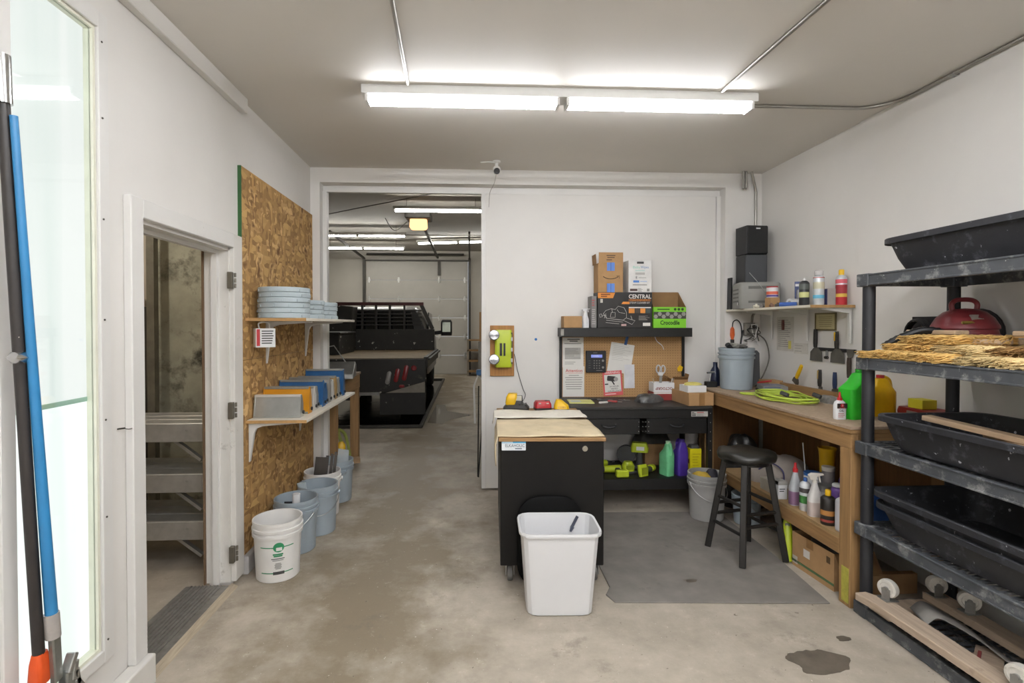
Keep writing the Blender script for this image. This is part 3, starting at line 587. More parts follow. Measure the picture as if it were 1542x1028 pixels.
# row of flat finishing boxes
zinc = mat('box_silver', '#b5b8b6', .32, .75, var=.1, scale=10); bblue = mat('box_blue', '#2c5f92', .35, .3, var=.1); borange = mat('box_orange', '#d08f1d', .4, .2, var=.08); bgrey = mat('box_grey', '#9b9891', .4, .4, var=.1); btan = mat('box_tan', '#a78a5c', .5, .2, var=.1); bwht = mat('box_pale', '#cfccc6', .4, .3, var=.06)
def fbox(label, y, m, ln=.30, h_=.155, dp=.075, lean=0):
    t = thing('finishing_box', label, 'tool box', (SX+.012+ln/2, y, .98), 0, 'metal boxes on the lower shelf')
    for s in (-1, 1):
        MB().prism([(-dp*.5, 0), (dp*.5, 0), (dp*.42, h_*.6), (dp*.1, h_), (-dp*.18, h_)], s*ln/2-.004, s*ln/2+.004, 'x').build('side_plate', m, t, bevel=.001)
    MB().add([(-ln/2, -dp*.38, .012), (ln/2, -dp*.38, .012), (ln/2, -dp*.10, h_-.012), (-ln/2, -dp*.10, h_-.012), (-ln/2, -dp*.33, .012), (ln/2, -dp*.33, .012), (ln/2, -dp*.05, h_-.012), (-ln/2, -dp*.05, h_-.012)], [(0, 1, 2, 3), (7, 6, 5, 4), (0, 4, 5, 1), (1, 5, 6, 2), (2, 6, 7, 3), (3, 7, 4, 0)]).build('face_plate', m, t)
    MB().box(-ln/2, ln/2, -dp*.2, dp*.12, h_-.014, h_+.002).build('top_rail', zinc if m is not zinc else bwht, t, bevel=.002)
    MB().box(-ln/2, ln/2, -dp*.5, dp*.4, 0, .014).build('blade_rail', zinc, t, bevel=.002)
    k = MB().cyl((ln/2+.004, dp*.25, .03), (ln/2+.014, dp*.25, .03), .012, n=10).build('wheel', blackp, t)
    return t
for a in (('bright silver finishing box, first in the row on the shelf', 3.505, zinc, .30, .15), ('orange finishing box standing behind the silver one', 3.655, borange, .31, .185), ('pale finishing box between the orange one and the blue one', 3.765, bwht, .31, .175), ('plain grey finishing box leaning on the first blue one', 3.855, bgrey, .30, .165),
          ('blue finishing box in the middle of the shelf row', 3.96, bblue, .32, .20), ('narrow blue finishing box just behind the first blue one', 4.055, bblue, .31, .17), ('grey finishing box standing past the two blue ones', 4.16, bgrey, .31, .20), ('pale grey finishing box with a white edge past the grey one', 4.26, bwht, .31, .17),
          ('tan finishing box near the far end of the row', 4.355, btan, .31, .19), ('silver finishing box next to the last blue one', 4.45, zinc, .31, .17), ('last blue finishing box at the far end of the row', 4.575, bblue, .32, .23)): fbox(*a)
# buckets
def bucket(label, x, y, m, rz=0, h_=.37, z=0, handle=True, r=.15, rb=.13):
    t = thing('bucket', label, 'bucket', (x, y, z), rz)
    k = r/.15
    pr_ = [(rb-.006, 0), (rb, .006), (rb+.012*k, h_*.74), (rb+.022*k, h_*.745), (rb+.023*k, h_*.80), (rb+.014*k, h_*.805), (rb+.015*k, h_*.845), (rb+.024*k, h_*.85), (rb+.024*k, h_*.885), (rb+.015*k, h_*.89), (rb+.016*k, h_*.94), (r, h_*.945), (r, h_), (r-.009, h_), (r-.011, h_*.9), (rb-.005, .008), (.001, .008)]
    MB().lathe(pr_, 36).build('pail', m, t, smooth=35)
    if handle:
        for s in (-1, 1): MB().cyl((s*(rb+.02*k), 0, h_*.78), (s*(r+.014), 0, h_*.78), .016, n=12).build('handle_ear', m, t, smooth=40)
        P = [((r+.008)*math.cos(a), -(r+.005)*math.sin(a)*.98, h_*.78-.125*math.sin(a)) for a in [PI*i/16 for i in range(17)]]
        MB().tube(P, .003, 5).build('bail_handle', steel, t)
    return t
b1 = bucket('white bucket with a green printed label, nearest the doorway', -1.235, 3.335, pailw, R(40), handle=False)
def patch(parent, a0, a1, z0, z1, m, name, r0=.1305, k=.012/.274, n=10):
    b = MB()
    for i in range(n+1):
        a = R(a0+(a1-a0)*i/n)
        for z in (z0, z1): rr_ = r0+k*z+.0012; b.v.append((rr_*math.cos(a), rr_*math.sin(a), z))
    b.f = [(2*i, 2*i+2, 2*i+3, 2*i+1) for i in range(n)]; return b.build(name, m, parent, smooth=60)
gl = mat('label_green', '#2f8a5c', .5, var=.05)
A = -112   # label centre in bucket space
patch(b1, A-42, A+42, .222, .228, gl, 'label_stripe'); patch(b1, A-42, A+42, .062, .068, gl, 'label_stripe')
lg = MB(); n = 20
for i in range(n):
    a = 2*PI*i/n; an = R(A+4+13*math.cos(a)); z = .226+.030*math.sin(a); q = .1305+.0438*z+.0022; lg.v.append((q*math.cos(an), q*math.sin(an), z))
lg.f = [tuple(range(n))]; lo = lg.build('label_emblem', gl, b1)
patch(b1, A-2, A+12, .205, .226, pailw, 'emblem_swirl', r0=.1322)
for z, w_, m in ((.183, 13, gl), (.172, 11, gl), (.155, 17, ink), (.145, 14, inkg), (.125, 7, inkg), (.117, 9, inkg), (.109, 8, inkg), (.101, 9, inkg), (.093, 7, inkg)): patch(b1, A+3-w_, A+3+w_*.9, z-.003 if m is not gl else z-.005, z+.002 if m is not gl else z+.004, m, 'label_text')
patch(b1, A-10, A+18, .055, .074, ink, 'label_plate', r0=.131)
MB().box(-.002, .002, -.03, .06, .012, .27).build('divider', white, b1, loc=(.07, .04, 0))
b2 = bucket('grey bucket with a white roller tube standing in it', -1.245, 3.715, pailg, R(-20))
tag(MB().cyl((-1.245, 3.68, .015), (-1.235, 3.69, .40), .026, n=16).build('roller_tube', white, smooth=40), 'white plastic tube standing in the grey bucket', 'tube')
t = tag(MB().box(-.085, .02, -.004, .004, 0, .30).build('putty_blade_tool', blackp, loc=(-1.27, 3.76, .012), rot=(R(-6), 0, 0)), 'flat black blade standing in the grey bucket behind the tube', 'blade')
b3 = bucket('grey bucket standing between the tube bucket and the white trowel bucket', -1.185, 4.03, pailg, R(15))
t = tag(MB().rl([(.05, .05, .02, 0), (.06, .03, .012, .30), (.07, .02, .008, .375)]).build('scoop_handle', mat('clear_grey', '#aab4b8', .3), loc=(-1.25, 4.03, .011), rot=(R(4), R(-8), 0), smooth=40), 'translucent scoop handle standing in the plain grey bucket', 'scoop')
b4 = bucket('white bucket holding black trowel blades', -1.25, 4.385, pailw, R(200))
tm = mat('trowel_steel', '#4d4843', .4, .6, var=.2)
for i, (dx, dy, an) in enumerate(((-.05, -.02, 0), (-.005, .0, 4), (.03, .02, 7), (.055, .05, 9))):
    tag(MB().box(-.05 if i == 0 else -.012, .05 if i == 0 else .012, -.003, .003, 0, .47+.008*i).build('trowel_blade', tm, loc=(-1.25+dx, 4.39+dy-.02, .012), rot=(R(-5), R(6), R(8+an))),
        ('wide dark trowel blade standing in the white bucket', 'narrow dark steel strip beside the wide trowel blade', 'middle dark steel strip in the white trowel bucket', 'dark steel strip nearest the rim of the trowel bucket')[i], 'blade')
b5 = bucket('grey bucket holding a clear plastic scraper, next to the doorway jamb', -1.225, 4.745, pailg, R(-40))
tag(MB().prism([(-.05, 0), (.05, 0), (.075, .43), (-.02, .45)], -.004, .004, 'y').build('clear_scraper', mat('clear_plastic', '#c3ccd0', .15, alpha=.6), loc=(-1.19, 4.74, .012), rot=(R(-5), 0, R(10))), 'clear plastic scraper standing in the last grey bucket', 'scraper')
# leaning finishing poles at the window
def pole(name, label, pts, m, r): t = thing(name, label, 'pole', (0, 0, 0)); return t
t = thing('finishing_pole', 'black extension pole with an orange collar leaning by the window', 'pole', (0, 0, 0))
a, b_ = Vector((-1.405, 1.618, 2.35)), Vector((-1.38, 1.697, .48)); ab = b_-a
MB().cyl(a+ab*.03, a+ab*.98, .0165, n=14).build('tube', mat('pole_black', '#2c2826', .45, var=.2, speck=('#b5aca2', .1, 60)), t, smooth=50)
MB().cyl(a+Vector((0, 0, .06)), a+ab*.045, .023, n=16).build('end_cap', chrome, t, smooth=50)
MB().lathe([(.001, -.02), (.02, -.017), (.031, 0), (.02, .017), (.001, .02)], 18, c=tuple(a+ab*.455+Vector((.0, 0, 0)))).build('ball_collar', chrome, t, smooth=60)
cl_ = b_-ab*.005
MB().rl([(.035, .045, .01, 0), (.045, .055, .012, .02), (.04, .05, .012, .07), (.03, .04, .01, .10)], Matrix.Translation(cl_+Vector((0, 0, -.04)))).build('collar', mat('orange_plastic', '#d9531f', .4, var=.08), t, smooth=40)
MB().rl([(.06, .06, .01, 0), (.06, .06, .01, .40), (.04, .05, .01, .44)], Matrix.Translation((-1.378, 1.69, 0))).build('tool_head', dkmetal, t, bevel=.004)
MB().box(-1.347, -1.345, 1.665, 1.715, .33, .37).build('head_label', zincw, t)
t = thing('finishing_pole', 'blue extension pole with a grey clamp end leaning by the window', 'pole', (0, 0, 0))
a, b_ = Vector((-1.375, 1.623, 2.23)), Vector((-1.352, 1.713, .62)); ab = b_-a
bl = mat('pole_blue_paint', '#2f7cb0', .35, var=.12, scale=3, speck=('#dfe6ea', .1, 45))
MB().tube([a, a+ab*.3, b_], [.0105, .012, .0175], 14).build('tube', bl, t, smooth=60)
MB().cyl(b_-ab*.03, b_+ab*.02, .021, n=14).build('clamp', mat('clamp_grey', '#b9b3ae', .5, .3, var=.15), t, smooth=40)
MB().cb(b_+Vector((0, .01, -.10)), (.02, .034, .17), (R(3), 0, 0)).build('clamp_arm', mat('clamp_metal', '#8f918d', .35, .7, var=.2), t, bevel=.004)
MB().rl([(.03, .045, .008, 0), (.035, .05, .008, .40), (.03, .045, .008, .46)], Matrix.Translation((-1.345, 1.765, 0))).build('tool_head', MATS['clamp_metal'], t, bevel=.005)
for i in range(4): MB().cb((-1.34, 1.765+.01*i, .47-.03*i), (.03, .022, .06), (R(20*i-30), 0, 0)).build('jaw', steel, t, bevel=.003)
# ================================================================ rolling cart with its things
ct = thing('rolling_cart', 'long black cabinet cart on casters with a plywood top', 'cart', (0, 0, 0))
cbm = mat('cart_black', '#171615', .42, var=.12, scale=4, speck=('#5a5652', .03, 70), spec=.2)
x0, x1, y0, y1 = .185, .822, 3.13, 4.24
def swing(o, a=R(-2.4), p=Vector((.185, 3.13, 0))):       # the cart stands slightly askew
    M = Matrix.Rotation(a, 3, 'Z'); o.location = p-M @ p; o.rotation_euler = (0, 0, a)
swing(ct)
MB().box(x0, x1, y0, y1, .115, .885).build('cabinet', cbm, ct, bevel=.004)
MB().box(x0-.012, x1+.012, y0-.012, y1+.012, .885, .907).build('top', lumx, ct, bevel=.003)
MB().cyl((.705, y0-.006, .84), (.705, y0, .84), .017, n=20).cyl((.705, y0-.011, .84), (.705, y0-.006, .84), .009, n=14).build('lock', mat('lock_steel', '#a7a296', .3, .8), ct, smooth=40)
for x in (x0+.06, x1-.05):
    for y in (y0+.06, y1-.08):
        c_ = MB().box(x-.035, x+.035, y-.04, y+.04, .108, .115).build('caster_plate', steel, ct)
        MB().box(x-.027, x-.022, y-.03, y+.035, .045, .108).box(x+.022, x+.027, y-.03, y+.035, .045, .108).build('caster_fork', steel, c_)
        MB().lathe([(.018, -.016), (.046, -.016), (.05, -.01), (.05, .01), (.046, .016), (.018, .016)], 22, M=Matrix.Translation((x, y+.0, .05)) @ Matrix.Rotation(PI/2, 4, 'Y')).build('caster_wheel', mat('caster_grey', '#6c6a66', .6, var=.2, scale=20), c_, smooth=40)
pl = MB().rl([(.148, .0575, .004, 0), (.148, .0575, .004, .002)], Matrix.Translation((.267, y0, .862-.004)) @ Matrix.Rotation(PI/2, 4, 'X')).build('sticker_plate', flat('#dfe3e6'), ct)
MB().box(.195, .341, y0-.0028, y0-.002, .874, .886).build('plate_band', flat('#4fa3cf'), pl); MB().box(.197, .262, y0-.0034, y0-.0028, .877, .884).build('plate_state', flat('#cfe1ea'), pl)
text('ELKAHOLIC', .03, (.274, y0-.003, .858), FRONT, flat('#3b4650'), pl, width=.118, height=.019)
lines(pl, .275, .318, .834, .846, 1, y0-.0025, flat('#5b6670'), 2, .5)
def drape(name, label, x0, x1, y0, y1, z, m, hang=0, nx=26, ny=14, amp=.004, th=.006, wav=.012, seed=1):
    q = random.Random(seed); ph = [q.uniform(0, 6) for _ in range(8)]; b = MB()
    cols = [x0+(x1-x0)*i/nx for i in range(nx+1)]; drop = [0]*(nx+1)
    if hang:
        k = max(3, int(hang/.03)); cols = [x0]*k+cols; drop = [hang*(k-i)/k for i in range(k)]+drop
    m_ = len(cols)
    for i in range(m_):
        for j in range(ny+1):
            v = j/ny; ye = y0+(y1-y0)*v+wav*(math.sin(cols[i]*9+ph[0]+drop[i]*6)*(1-v)+math.sin(cols[i]*7+ph[1])*v)*.6
            zz = z+amp*(1+.5*(math.sin(cols[i]*17+ph[2]+ye*9)+math.sin(ye*23+ph[3]-cols[i]*11)))
            dx = -.004-.012*abs(math.sin(ye*6+ph[4]))*(drop[i] > .05) if drop[i] else 0
            b.v.append((cols[i]+dx, ye, (zz if not drop[i] else z)-drop[i]*(.75+.25*math.sin(ye*5+ph[5]))))
    b.f = [(i*(ny+1)+j, (i+1)*(ny+1)+j, (i+1)*(ny+1)+j+1, i*(ny+1)+j+1) for i in range(m_-1) for j in range(ny)]
    o = b.build(name, m, smooth=70); s = o.modifiers.new('s', 'SOLIDIFY'); s.thickness = th; s.offset = 1
    swing(o); return tag(o, label, 'cloth')
hide = mat('tan_cloth', '#cbbb9b', .9, var=.14, scale=5, dirt=('#ad9a78', .3, 6), bump=.25)
drape('canvas_cloth', 'tan canvas cloth spread over the near half of the cart top', x0-.014, x1+.006, 3.135, 3.70, .908, hide, hang=.26, seed=3)
drape('white_towel', 'white towel laid across the cart top behind the tan cloth', x0-.03, x1+.004, 3.715, 4.03, .916, mat('white_towel', '#e3ddcf', .95, var=.05, scale=30, bump=.4), hang=.07, amp=.006, seed=5)
# chargers on the back of the cart
t = thing('work_light', 'yellow work light head on a black battery charger base on the cart', 'work light', (.375, 4.15, .907), R(-8))
MB().rl([(.21, .13, .03, 0), (.21, .13, .03, .025), (.17, .10, .02, .045), (.09, .07, .02, .06)]).build('charger_base', mat('charger_black', '#262523', .5, var=.15), t, smooth=35)
MB().rl([(.07, .08, .012, .03, -.04), (.085, .10, .02, .06, -.045), (.09, .10, .02, .11, -.035), (.07, .08, .02, .135, -.03)], Matrix.Rotation(R(0), 4, 'Y')).build('light_head', yell, t, smooth=35)
MB().rl([(.075, .02, .01, .055), (.085, .02, .01, .085), (.075, .02, .01, .125)], Matrix.Translation((.012, -.045, 0)) @ Matrix.Rotation(R(-12), 4, 'X')).build('lens_frame', MATS['charger_black'], t, smooth=35)
MB().box(-.02, .045, -.052, -.045, .075, .115, Matrix.Rotation(R(-8), 4, 'X')).build('lens', mat('lens_grey', '#b9b6a8', .2), t)
for i in range(3): MB().box(.02+i*.025, .032+i*.025, -.05, .05, .045, .062-.005*i).build('charger_rib', MATS['charger_black'], t)
t = thing('battery_charger', 'red battery charger between the work light and the yellow charger', 'charger', (.592, 4.17, .907), R(4))
MB().rl([(.135, .11, .015, 0), (.135, .11, .015, .018)]).build('base', MATS['charger_black'], t, smooth=35); MB().rl([(.135, .11, .015, .018), (.132, .108, .02, .05), (.11, .09, .02, .07)]).build('housing', redp, t, smooth=35)
for s in (-1, 1): MB().cb((s*.032, -.053, .056), (.018, .01, .008)).build('slot', flat('#d9cfc5'), t)
MB().cb((.04, .0, .071), (.04, .03, .004)).build('terminal', blackp, t)
t = thing('battery_charger', 'yellow battery charger at the corner of the cart top', 'charger', (.735, 4.10, .907), R(-6))
MB().rl([(.115, .12, .03, 0), (.12, .12, .03, .02)]).build('base', MATS['charger_black'], t, smooth=35); MB().rl([(.12, .12, .03, .02), (.115, .11, .03, .045), (.06, .08, .02, .078, -.015, .01), (.04, .05, .015, .09, -.02, .01)]).build('housing', yell, t, smooth=35)
for i in range(5): MB().cb((-.025+i*.013, -.056, .034), (.005, .006, .016)).build('vent', mat('vent_dark', '#a87c12', .5), t)
# wastebasket and black rounded plate behind it
t = thing('wastebasket', 'white plastic wastebasket on the floor in front of the black cart', 'wastebasket', (.498, 2.875, 0), R(-2))
S = [(.345, .20, .05, 0), (.365, .22, .055, .008), (.425, .305, .06, .45), (.452, .33, .07, .452), (.457, .335, .07, .463), (.452, .33, .07, .474), (.43, .308, .062, .472), (.42, .298, .058, .44), (.355, .21, .05, .02)]
MB().rl(S, n=3).build('basket', mat('basket_white', '#d9d9da', .38, var=.02, scale=3, dirt=('#cfc4ba', .07, 9)), t, smooth=25)
tag(MB().cyl((.60, 2.99, .40), (.635, 2.995, .465), .009, n=8).cyl((.605, 2.99, .405), (.59, 2.98, .38), .012, .006, 8).build('glove_scrap', mat('dark_scrap', '#3b4150', .6)), 'small dark scrap stuck inside the white wastebasket rim', 'scrap')
t = thing('upright_plate', 'black rounded plate upright between the white wastebasket and cart', 'lid', (.485, 3.088, 0), 0)
MB().rl([(.37, .52, .13, -.012), (.40, .555, .14, -.008), (.40, .555, .14, .004), (.37, .52, .13, .012)], Matrix.Translation((0, 0, .2775)) @ Matrix.Rotation(PI/2, 4, 'X'), n=8).build('disc_body', mat('plate_black', '#060606', .6, spec=.12), t, smooth=40)
# phone-charger lantern on the partition
t = thing('wall_charger', 'lime battery charger with two round lights on a wooden plaque on the partition', 'charger', (.307, 4.93, 1.107))
MB().box(-.116, .116, -.02, 0, 0, .487).build('plaque', mat('plaque_wood', '#a9763c', .6, var=.2, scale=3, grain=2), t, bevel=.003)
g = MB().rl([(.155, .06, .02, .09), (.165, .075, .025, .12), (.165, .08, .025, .40), (.15, .06, .02, .445)], Matrix.Translation((.01, -.058, 0))).build('housing', lime, t, smooth=35)
MB().box(-.028, -.006, -.103, -.09, .20, .32).box(.008, .026, -.103, -.09, .20, .32).build('grip_slot', blackp, t)
MB().box(.07, .094, -.09, -.03, .12, .42).build('side_ports', blackp, t); 
for z in (.14, .24, .34): MB().box(.069, .0955, -.094, -.05, z, z+.035).build('port', steel, t)
for z in (.155, .385):
    MB().lathe([(.02, 0), (.047, .012), (.05, .05), (.044, .056), (.001, .05)], 20, M=Matrix.Translation((-.082, -.075, z)) @ Matrix.Rotation(R(75), 4, 'X')).build('lamp', mat('lamp_facet', '#8f8f90', .2, .6, var=.4, scale=60), t, smooth=25)
MB().tube(spline([(.08, -.03, .27), (.12, -.012, .20), (.15, -.010, .05), (.20, -.02, -.12), (.22, -.06, -.18), (.12, -.62, -.185)]), .003, 5).build('power_cord', blackp, t)
tag(MB().cyl((.635, 4.9275, 1.46), (.635, 4.93, 1.46), .013, n=18).build('dot_sticker', flat('#2f6fb3')), 'small round blue sticker on the white partition', 'sticker')
# ================================================================ generic small goods
def carton(name, label, x0, x1, y0, y1, z0, z1, m=board, rz=0, cat='box', group=None):
    t = thing(name, label, cat, ((x0+x1)/2, (y0+y1)/2, z0), rz, group); w_, d_, h_ = x1-x0, y1-y0, z1-z0
    t['_'] = 0; del t['_']
    MB().box(-w_/2, w_/2, -d_/2, d_/2, 0, h_).build('carton', m, t, bevel=.002); return t
def opencarton(name, label, x, y, z, w_, d_, h_, m=board, mi=boardd, rz=0, flaps=(), cat='box', th=.004):
    t = thing(name, label, cat, (x, y, z), rz)
    b = MB().box(-w_/2, w_/2, -d_/2, d_/2, 0, th)
    b.box(-w_/2, w_/2, -d_/2, -d_/2+th, th, h_).box(-w_/2, w_/2, d_/2-th, d_/2, th, h_).box(-w_/2, -w_/2+th, -d_/2+th, d_/2-th, th, h_).box(w_/2-th, w_/2, -d_/2+th, d_/2-th, th, h_)
    b.build('carton', m, t)
    for sd, ln, an in flaps:       # side, length, angle from vertical (outwards positive)
        f = MB()
        if sd in 'lr':
            f.box(-th/2, th/2, -d_/2+.004, d_/2-.004, 0, ln); s_ = -1 if sd == 'l' else 1
            f.build('flap', mi, t, loc=(s_*(w_/2-th/2), 0, h_), rot=(0, s_*R(an), 0))
        else:
            f.box(-w_/2+.004, w_/2-.004, -th/2, th/2, 0, ln); s_ = -1 if sd == 'f' else 1
            f.build('flap', mi, t, loc=(0, s_*(d_/2-th/2), h_), rot=(-s_*R(an), 0, 0))
    return t
def can(label, x, y, z, r, h_, m, cap, capm=None, bands=(), name='spray_can', caph=.035, dome=True, capr=.55):
    t = thing(name, label, 'can', (x, y, z))
    prof = [(r*.94, 0), (r, .004), (r, h_*.86), (r*.97, h_*.87)]+([(r*.85, h_*.90), (r*.6, h_*.94), (r*.4, h_*.955)] if dome else [(r*.97, h_)])
    MB().lathe(prof, 20).build('body', m, t, smooth=35)
    if dome: MB().lathe([(r*capr, h_*.945), (r*capr, h_*.945+caph), (r*capr*.8, h_*.945+caph+.006), (.001, h_*.945+caph+.006)], 16, close=True).build('cap', cap, t, smooth=35)
    else: MB().lathe([(r*1.02, h_*.9), (r*1.02, h_), (.001, h_+.001)], 20, close=True).build('cap', cap, t, smooth=35)
    for z0, z1, bm in bands: MB().lathe([(r+.0006, z0), (r+.0006, z1)], 20, close=None).build('label_band', bm, t, smooth=60)
    return t
def sprayer(label, x, y, z, m, tm_, h_=.26, rz=0, w_=.085, d_=.055, liquid=None, trig=True):
    t = thing('spray_bottle', label, 'bottle', (x, y, z), rz)
    MB().rl([(w_*.95, d_*.95, .02, 0), (w_, d_, .022, .01), (w_, d_, .022, h_*.42), (w_*.75, d_*.8, .02, h_*.55), (.034, .03, .012, h_*.72), (.028, .028, .013, h_*.78)]).build('bottle', m, t, smooth=35)
    if liquid: MB().rl([(w_*1.01, d_*1.015, .022, .006), (w_*1.01, d_*1.015, .022, h_*.33)]).build('liquid', liquid, t, smooth=35)
    if trig:
        MB().rl([(.03, .03, .014, h_*.77), (.03, .03, .014, h_*.84)]).build('collar', tm_, t, smooth=35)
        MB().prism([(-.05, h_*.95), (-.05, h_*.99), (.02, h_), (.042, h_*.95), (.03, h_*.84), (-.008, h_*.84), (-.012, h_*.92)], -.011, .011, 'y').build('trigger_head', tm_, t, bevel=.003)
        MB().prism([(-.028, h_*.93), (-.018, h_*.93), (-.026, h_*.80), (-.034, h_*.80)], -.006, .006, 'y').build('trigger', tm_, t)
    else:
        MB().lathe([(.017, h_*.78), (.017, h_*.86), (.012, h_*.87), (.008, h_*.93), (.008, h_), (.001, h_)], 14, close=True).build('nozzle', tm_, t, smooth=35)
    return t
def jug(label, x, y, z, w_, d_, h_, m, capm, rz=0, capx=-.25, hole=True):
    t = thing('jug', label, 'jug', (x, y, z), rz)
    MB().rl([(w_*.94, d_*.94, .02, 0), (w_, d_, .025, .012), (w_, d_, .025, h_*.60), (w_*.55, d_*.9, .02, h_*.74, w_*capx*.8), (w_*.36, d_*.6, .015, h_*.90, w_*capx), (.04, .04, .018, h_*.93, w_*capx)]).build('body', m, t, smooth=35)
    MB().lathe([(.022, h_*.92), (.022, h_), (.001, h_)], 16, c=(w_*capx, 0, 0), close=True).build('cap', capm, t, smooth=35)
    if hole: MB().tube(spline([(w_*capx+.015, 0, h_*.86), (w_*.12, 0, h_*.95), (w_*.36, 0, h_*.88), (w_*.43, 0, h_*.60)]), .015, 8).build('handle', m, t, smooth=50)
    return t
# ================================================================ black steel workbench with pegboard
dk = thing('steel_workbench', 'black steel workbench with two drawers and pegboard back', 'workbench', (0, 0, 0))
X0d, X1d, Y0d, Y1d = .86, 2.085, 4.30, 4.915
MB().box(X0d, X1d, Y0d, Y1d, .875, .90).build('worktop', mat('bench_black_top', '#2b2926', .5, var=.2, scale=6, dirt=('#5c574f', .15, 5)), dk, bevel=.003)
MB().box(X0d, X1d, Y0d+.008, Y0d+.02, .80, .875).build('apron', blackm, dk); MB().box(X0d+.02, X1d-.02, Y1d-.04, Y1d-.02, .70, .875).build('rear_apron', blackm, dk)
for xa, xb in ((X0d+.05, 1.45), (1.51, X1d-.05)):
    dr = MB().box(xa, xb, Y0d+.004, Y0d+.40, .665, .795).build('drawer', blackm, dk, bevel=.003)
    xm = (xa+xb)/2; MB().tube(spline([(xm-.06, Y0d+.004, .745), (xm-.045, Y0d-.018, .735), (xm, Y0d-.022, .728), (xm+.045, Y0d-.018, .735), (xm+.06, Y0d+.004, .745)]), .008, 6).build('handle', blackp, dr, smooth=50)
for xx in (1.44, 1.475, 1.50, 1.525): 
    for z in (.69, .73, .77): MB().cyl((xx, Y0d-.001, z), (xx, Y0d+.004, z), .004, n=8).build('rivet', steel, dk)
for x in (X0d+.02, X1d-.02):
    for y in (Y0d+.02, Y1d-.03): MB().box(x-.02, x+.02, y-.02, y+.02, 0, .875).build('leg', blackm, dk, bevel=.002)
for z in (.52, .60, .68, .76, .84): MB().cyl((X1d-.02, Y0d-.003, z), (X1d-.02, Y0d, z), .004, n=8).build('bolt', steel, dk)
MB().box(X0d+.01, X1d-.01, Y0d, Y1d-.01, .265, .28).build('lower_shelf', blackm, dk, bevel=.002); MB().box(X0d+.01, X1d-.01, Y0d-.002, Y0d+.012, .19, .28).build('shelf_lip', blackm, dk, bevel=.002)
MB().cyl((X0d+.02, Y1d-.03, .62), (X1d-.02, Y1d-.03, .62), .006, n=6).build('tie_rod', blackm, dk)
for x in (X0d+.012, X1d-.012): MB().box(x-.012, x+.012, 4.885, 4.912, .90, 1.495).build('upright', blackm, dk)
MB().box(X0d+.024, X1d-.024, 4.902, 4.910, .90, 1.495).build('pegboard', pegm, dk)
us = MB().box(.845, 2.085, 4.715, 4.915, 1.555, 1.572).build('upper_shelf', blackm, dk); MB().box(.845, 2.085, 4.712, 4.722, 1.488, 1.572).build('shelf_fascia', blackm, us, bevel=.002); MB().box(.84, .868, 4.7105, 4.712, 1.50, 1.56).build('end_plate', mat('worn_plate', '#8b8882', .4, .4), us)
for x in (.845, 2.075): MB().box(x, x+.01, 4.722, 4.915, 1.488, 1.555).build('shelf_end', blackm, us)
st_ = MB().box(1.90, 2.045, Y0d+.0065, Y0d+.008, .812, .855).build('data_sticker', flat('#b9b6b0'), dk); lines(st_, 1.905, 1.94, .815, .852, 3, Y0d+.0062, ink, 2, .6); lines(st_, 1.95, 2.04, .84, .852, 1, Y0d+.0062, flat('#b3494a'), 3, .6); lines(st_, 1.95, 2.04, .815, .838, 3, Y0d+.0062, inkg, 4)
# ---- on the upper shelf
carton('small_carton', 'small plain brown carton at the left end of the upper workbench shelf', .872, 1.043, 4.73, 4.88, 1.572, 1.682)
sprayer('white spray bottle between the small brown carton and grey carton', 1.09, 4.80, 1.572, white, white, .185, R(200), .07, .05)
t = carton('grey_carton', 'narrow grey carton standing against the black printed carton', 1.135, 1.185, 4.75, 4.90, 1.572, 1.87, mat('carton_grey', '#7d7a78', .6))
lines(t, -.02, .015, .2, .27, 3, -.0755, flat('#a8514e'), 4); lines(t, -.02, .015, .03, .18, 8, -.0755, flat('#a9a6a2'), 6)
t = carton('printed_carton', 'large black carton printed with a white machine drawing', 1.19, 1.708, 4.735, 4.905, 1.572, 1.905, mat('carton_black', '#232120', .45)); yf = -.0855; ox = -.259
orange = flat('#d98a3a'); wh = flat('#d9d5cf')
MB().prism([(ox+.002, .328), (ox+.165, .328), (ox+.145, .278), (ox+.002, .278)], yf-.0008, yf, 'y').build('print_flag', orange, t); lines(t, ox+.03, ox+.12, .285, .322, 2, yf-.0012, flat('#7a4419'), 8, .6)
text('CENTRAL', .06, (ox+.40, yf-.001, .292), FRONT, wh, t, width=.214, height=.04, bold=.02)
MB().box(ox+.292, ox+.506, yf-.0006, yf, .248, .270).build('print_bar', flat('#7a4a26'), t); text('MACHINERY', .03, (ox+.40, yf-.0014, .259), FRONT, orange, t, width=.19, height=.017)
MB().prism([(ox+.225, .222), (ox+.24, .245), (ox+.302, .245), (ox+.302, .222)], yf-.0006, yf, 'y').build('print_bar', orange, t); text('STEAM CLEANER KIT', .02, (ox+.40, yf-.001, .234), FRONT, wh, t, width=.19, height=.016)
MB().box(ox+.295, ox+.506, yf-.0006, yf, .185, .196).build('print_bar', wh, t); MB().box(ox+.295, ox+.35, yf-.0006, yf, .138, .182).build('print_photo', orange, t); MB().box(ox+.355, ox+.40, yf-.0006, yf, .138, .182).build('print_photo', flat('#4a4038'), t); MB().box(ox+.405, ox+.452, yf-.0006, yf, .138, .182).build('print_photo', orange, t); MB().box(ox+.457, ox+.50, yf-.0006, yf, .138, .182).build('print_photo', flat('#3c4846'), t)
lines(t, ox+.39, ox+.50, .07, .115, 6, yf-.0003, flat('#8f8b86'), 9); MB().box(ox+.43, ox+.50, yf-.0006, yf, .018, .048).build('print_barcode', wh, t); MB().box(ox+.225, ox+.272, yf-.0006, yf, .018, .036).build('print_barcode', flat('#c9a5a0'), t); MB().box(ox+.025, ox+.048, yf-.0006, yf, .235, .27).build('print_icon', flat('#b9b5ae'), t)
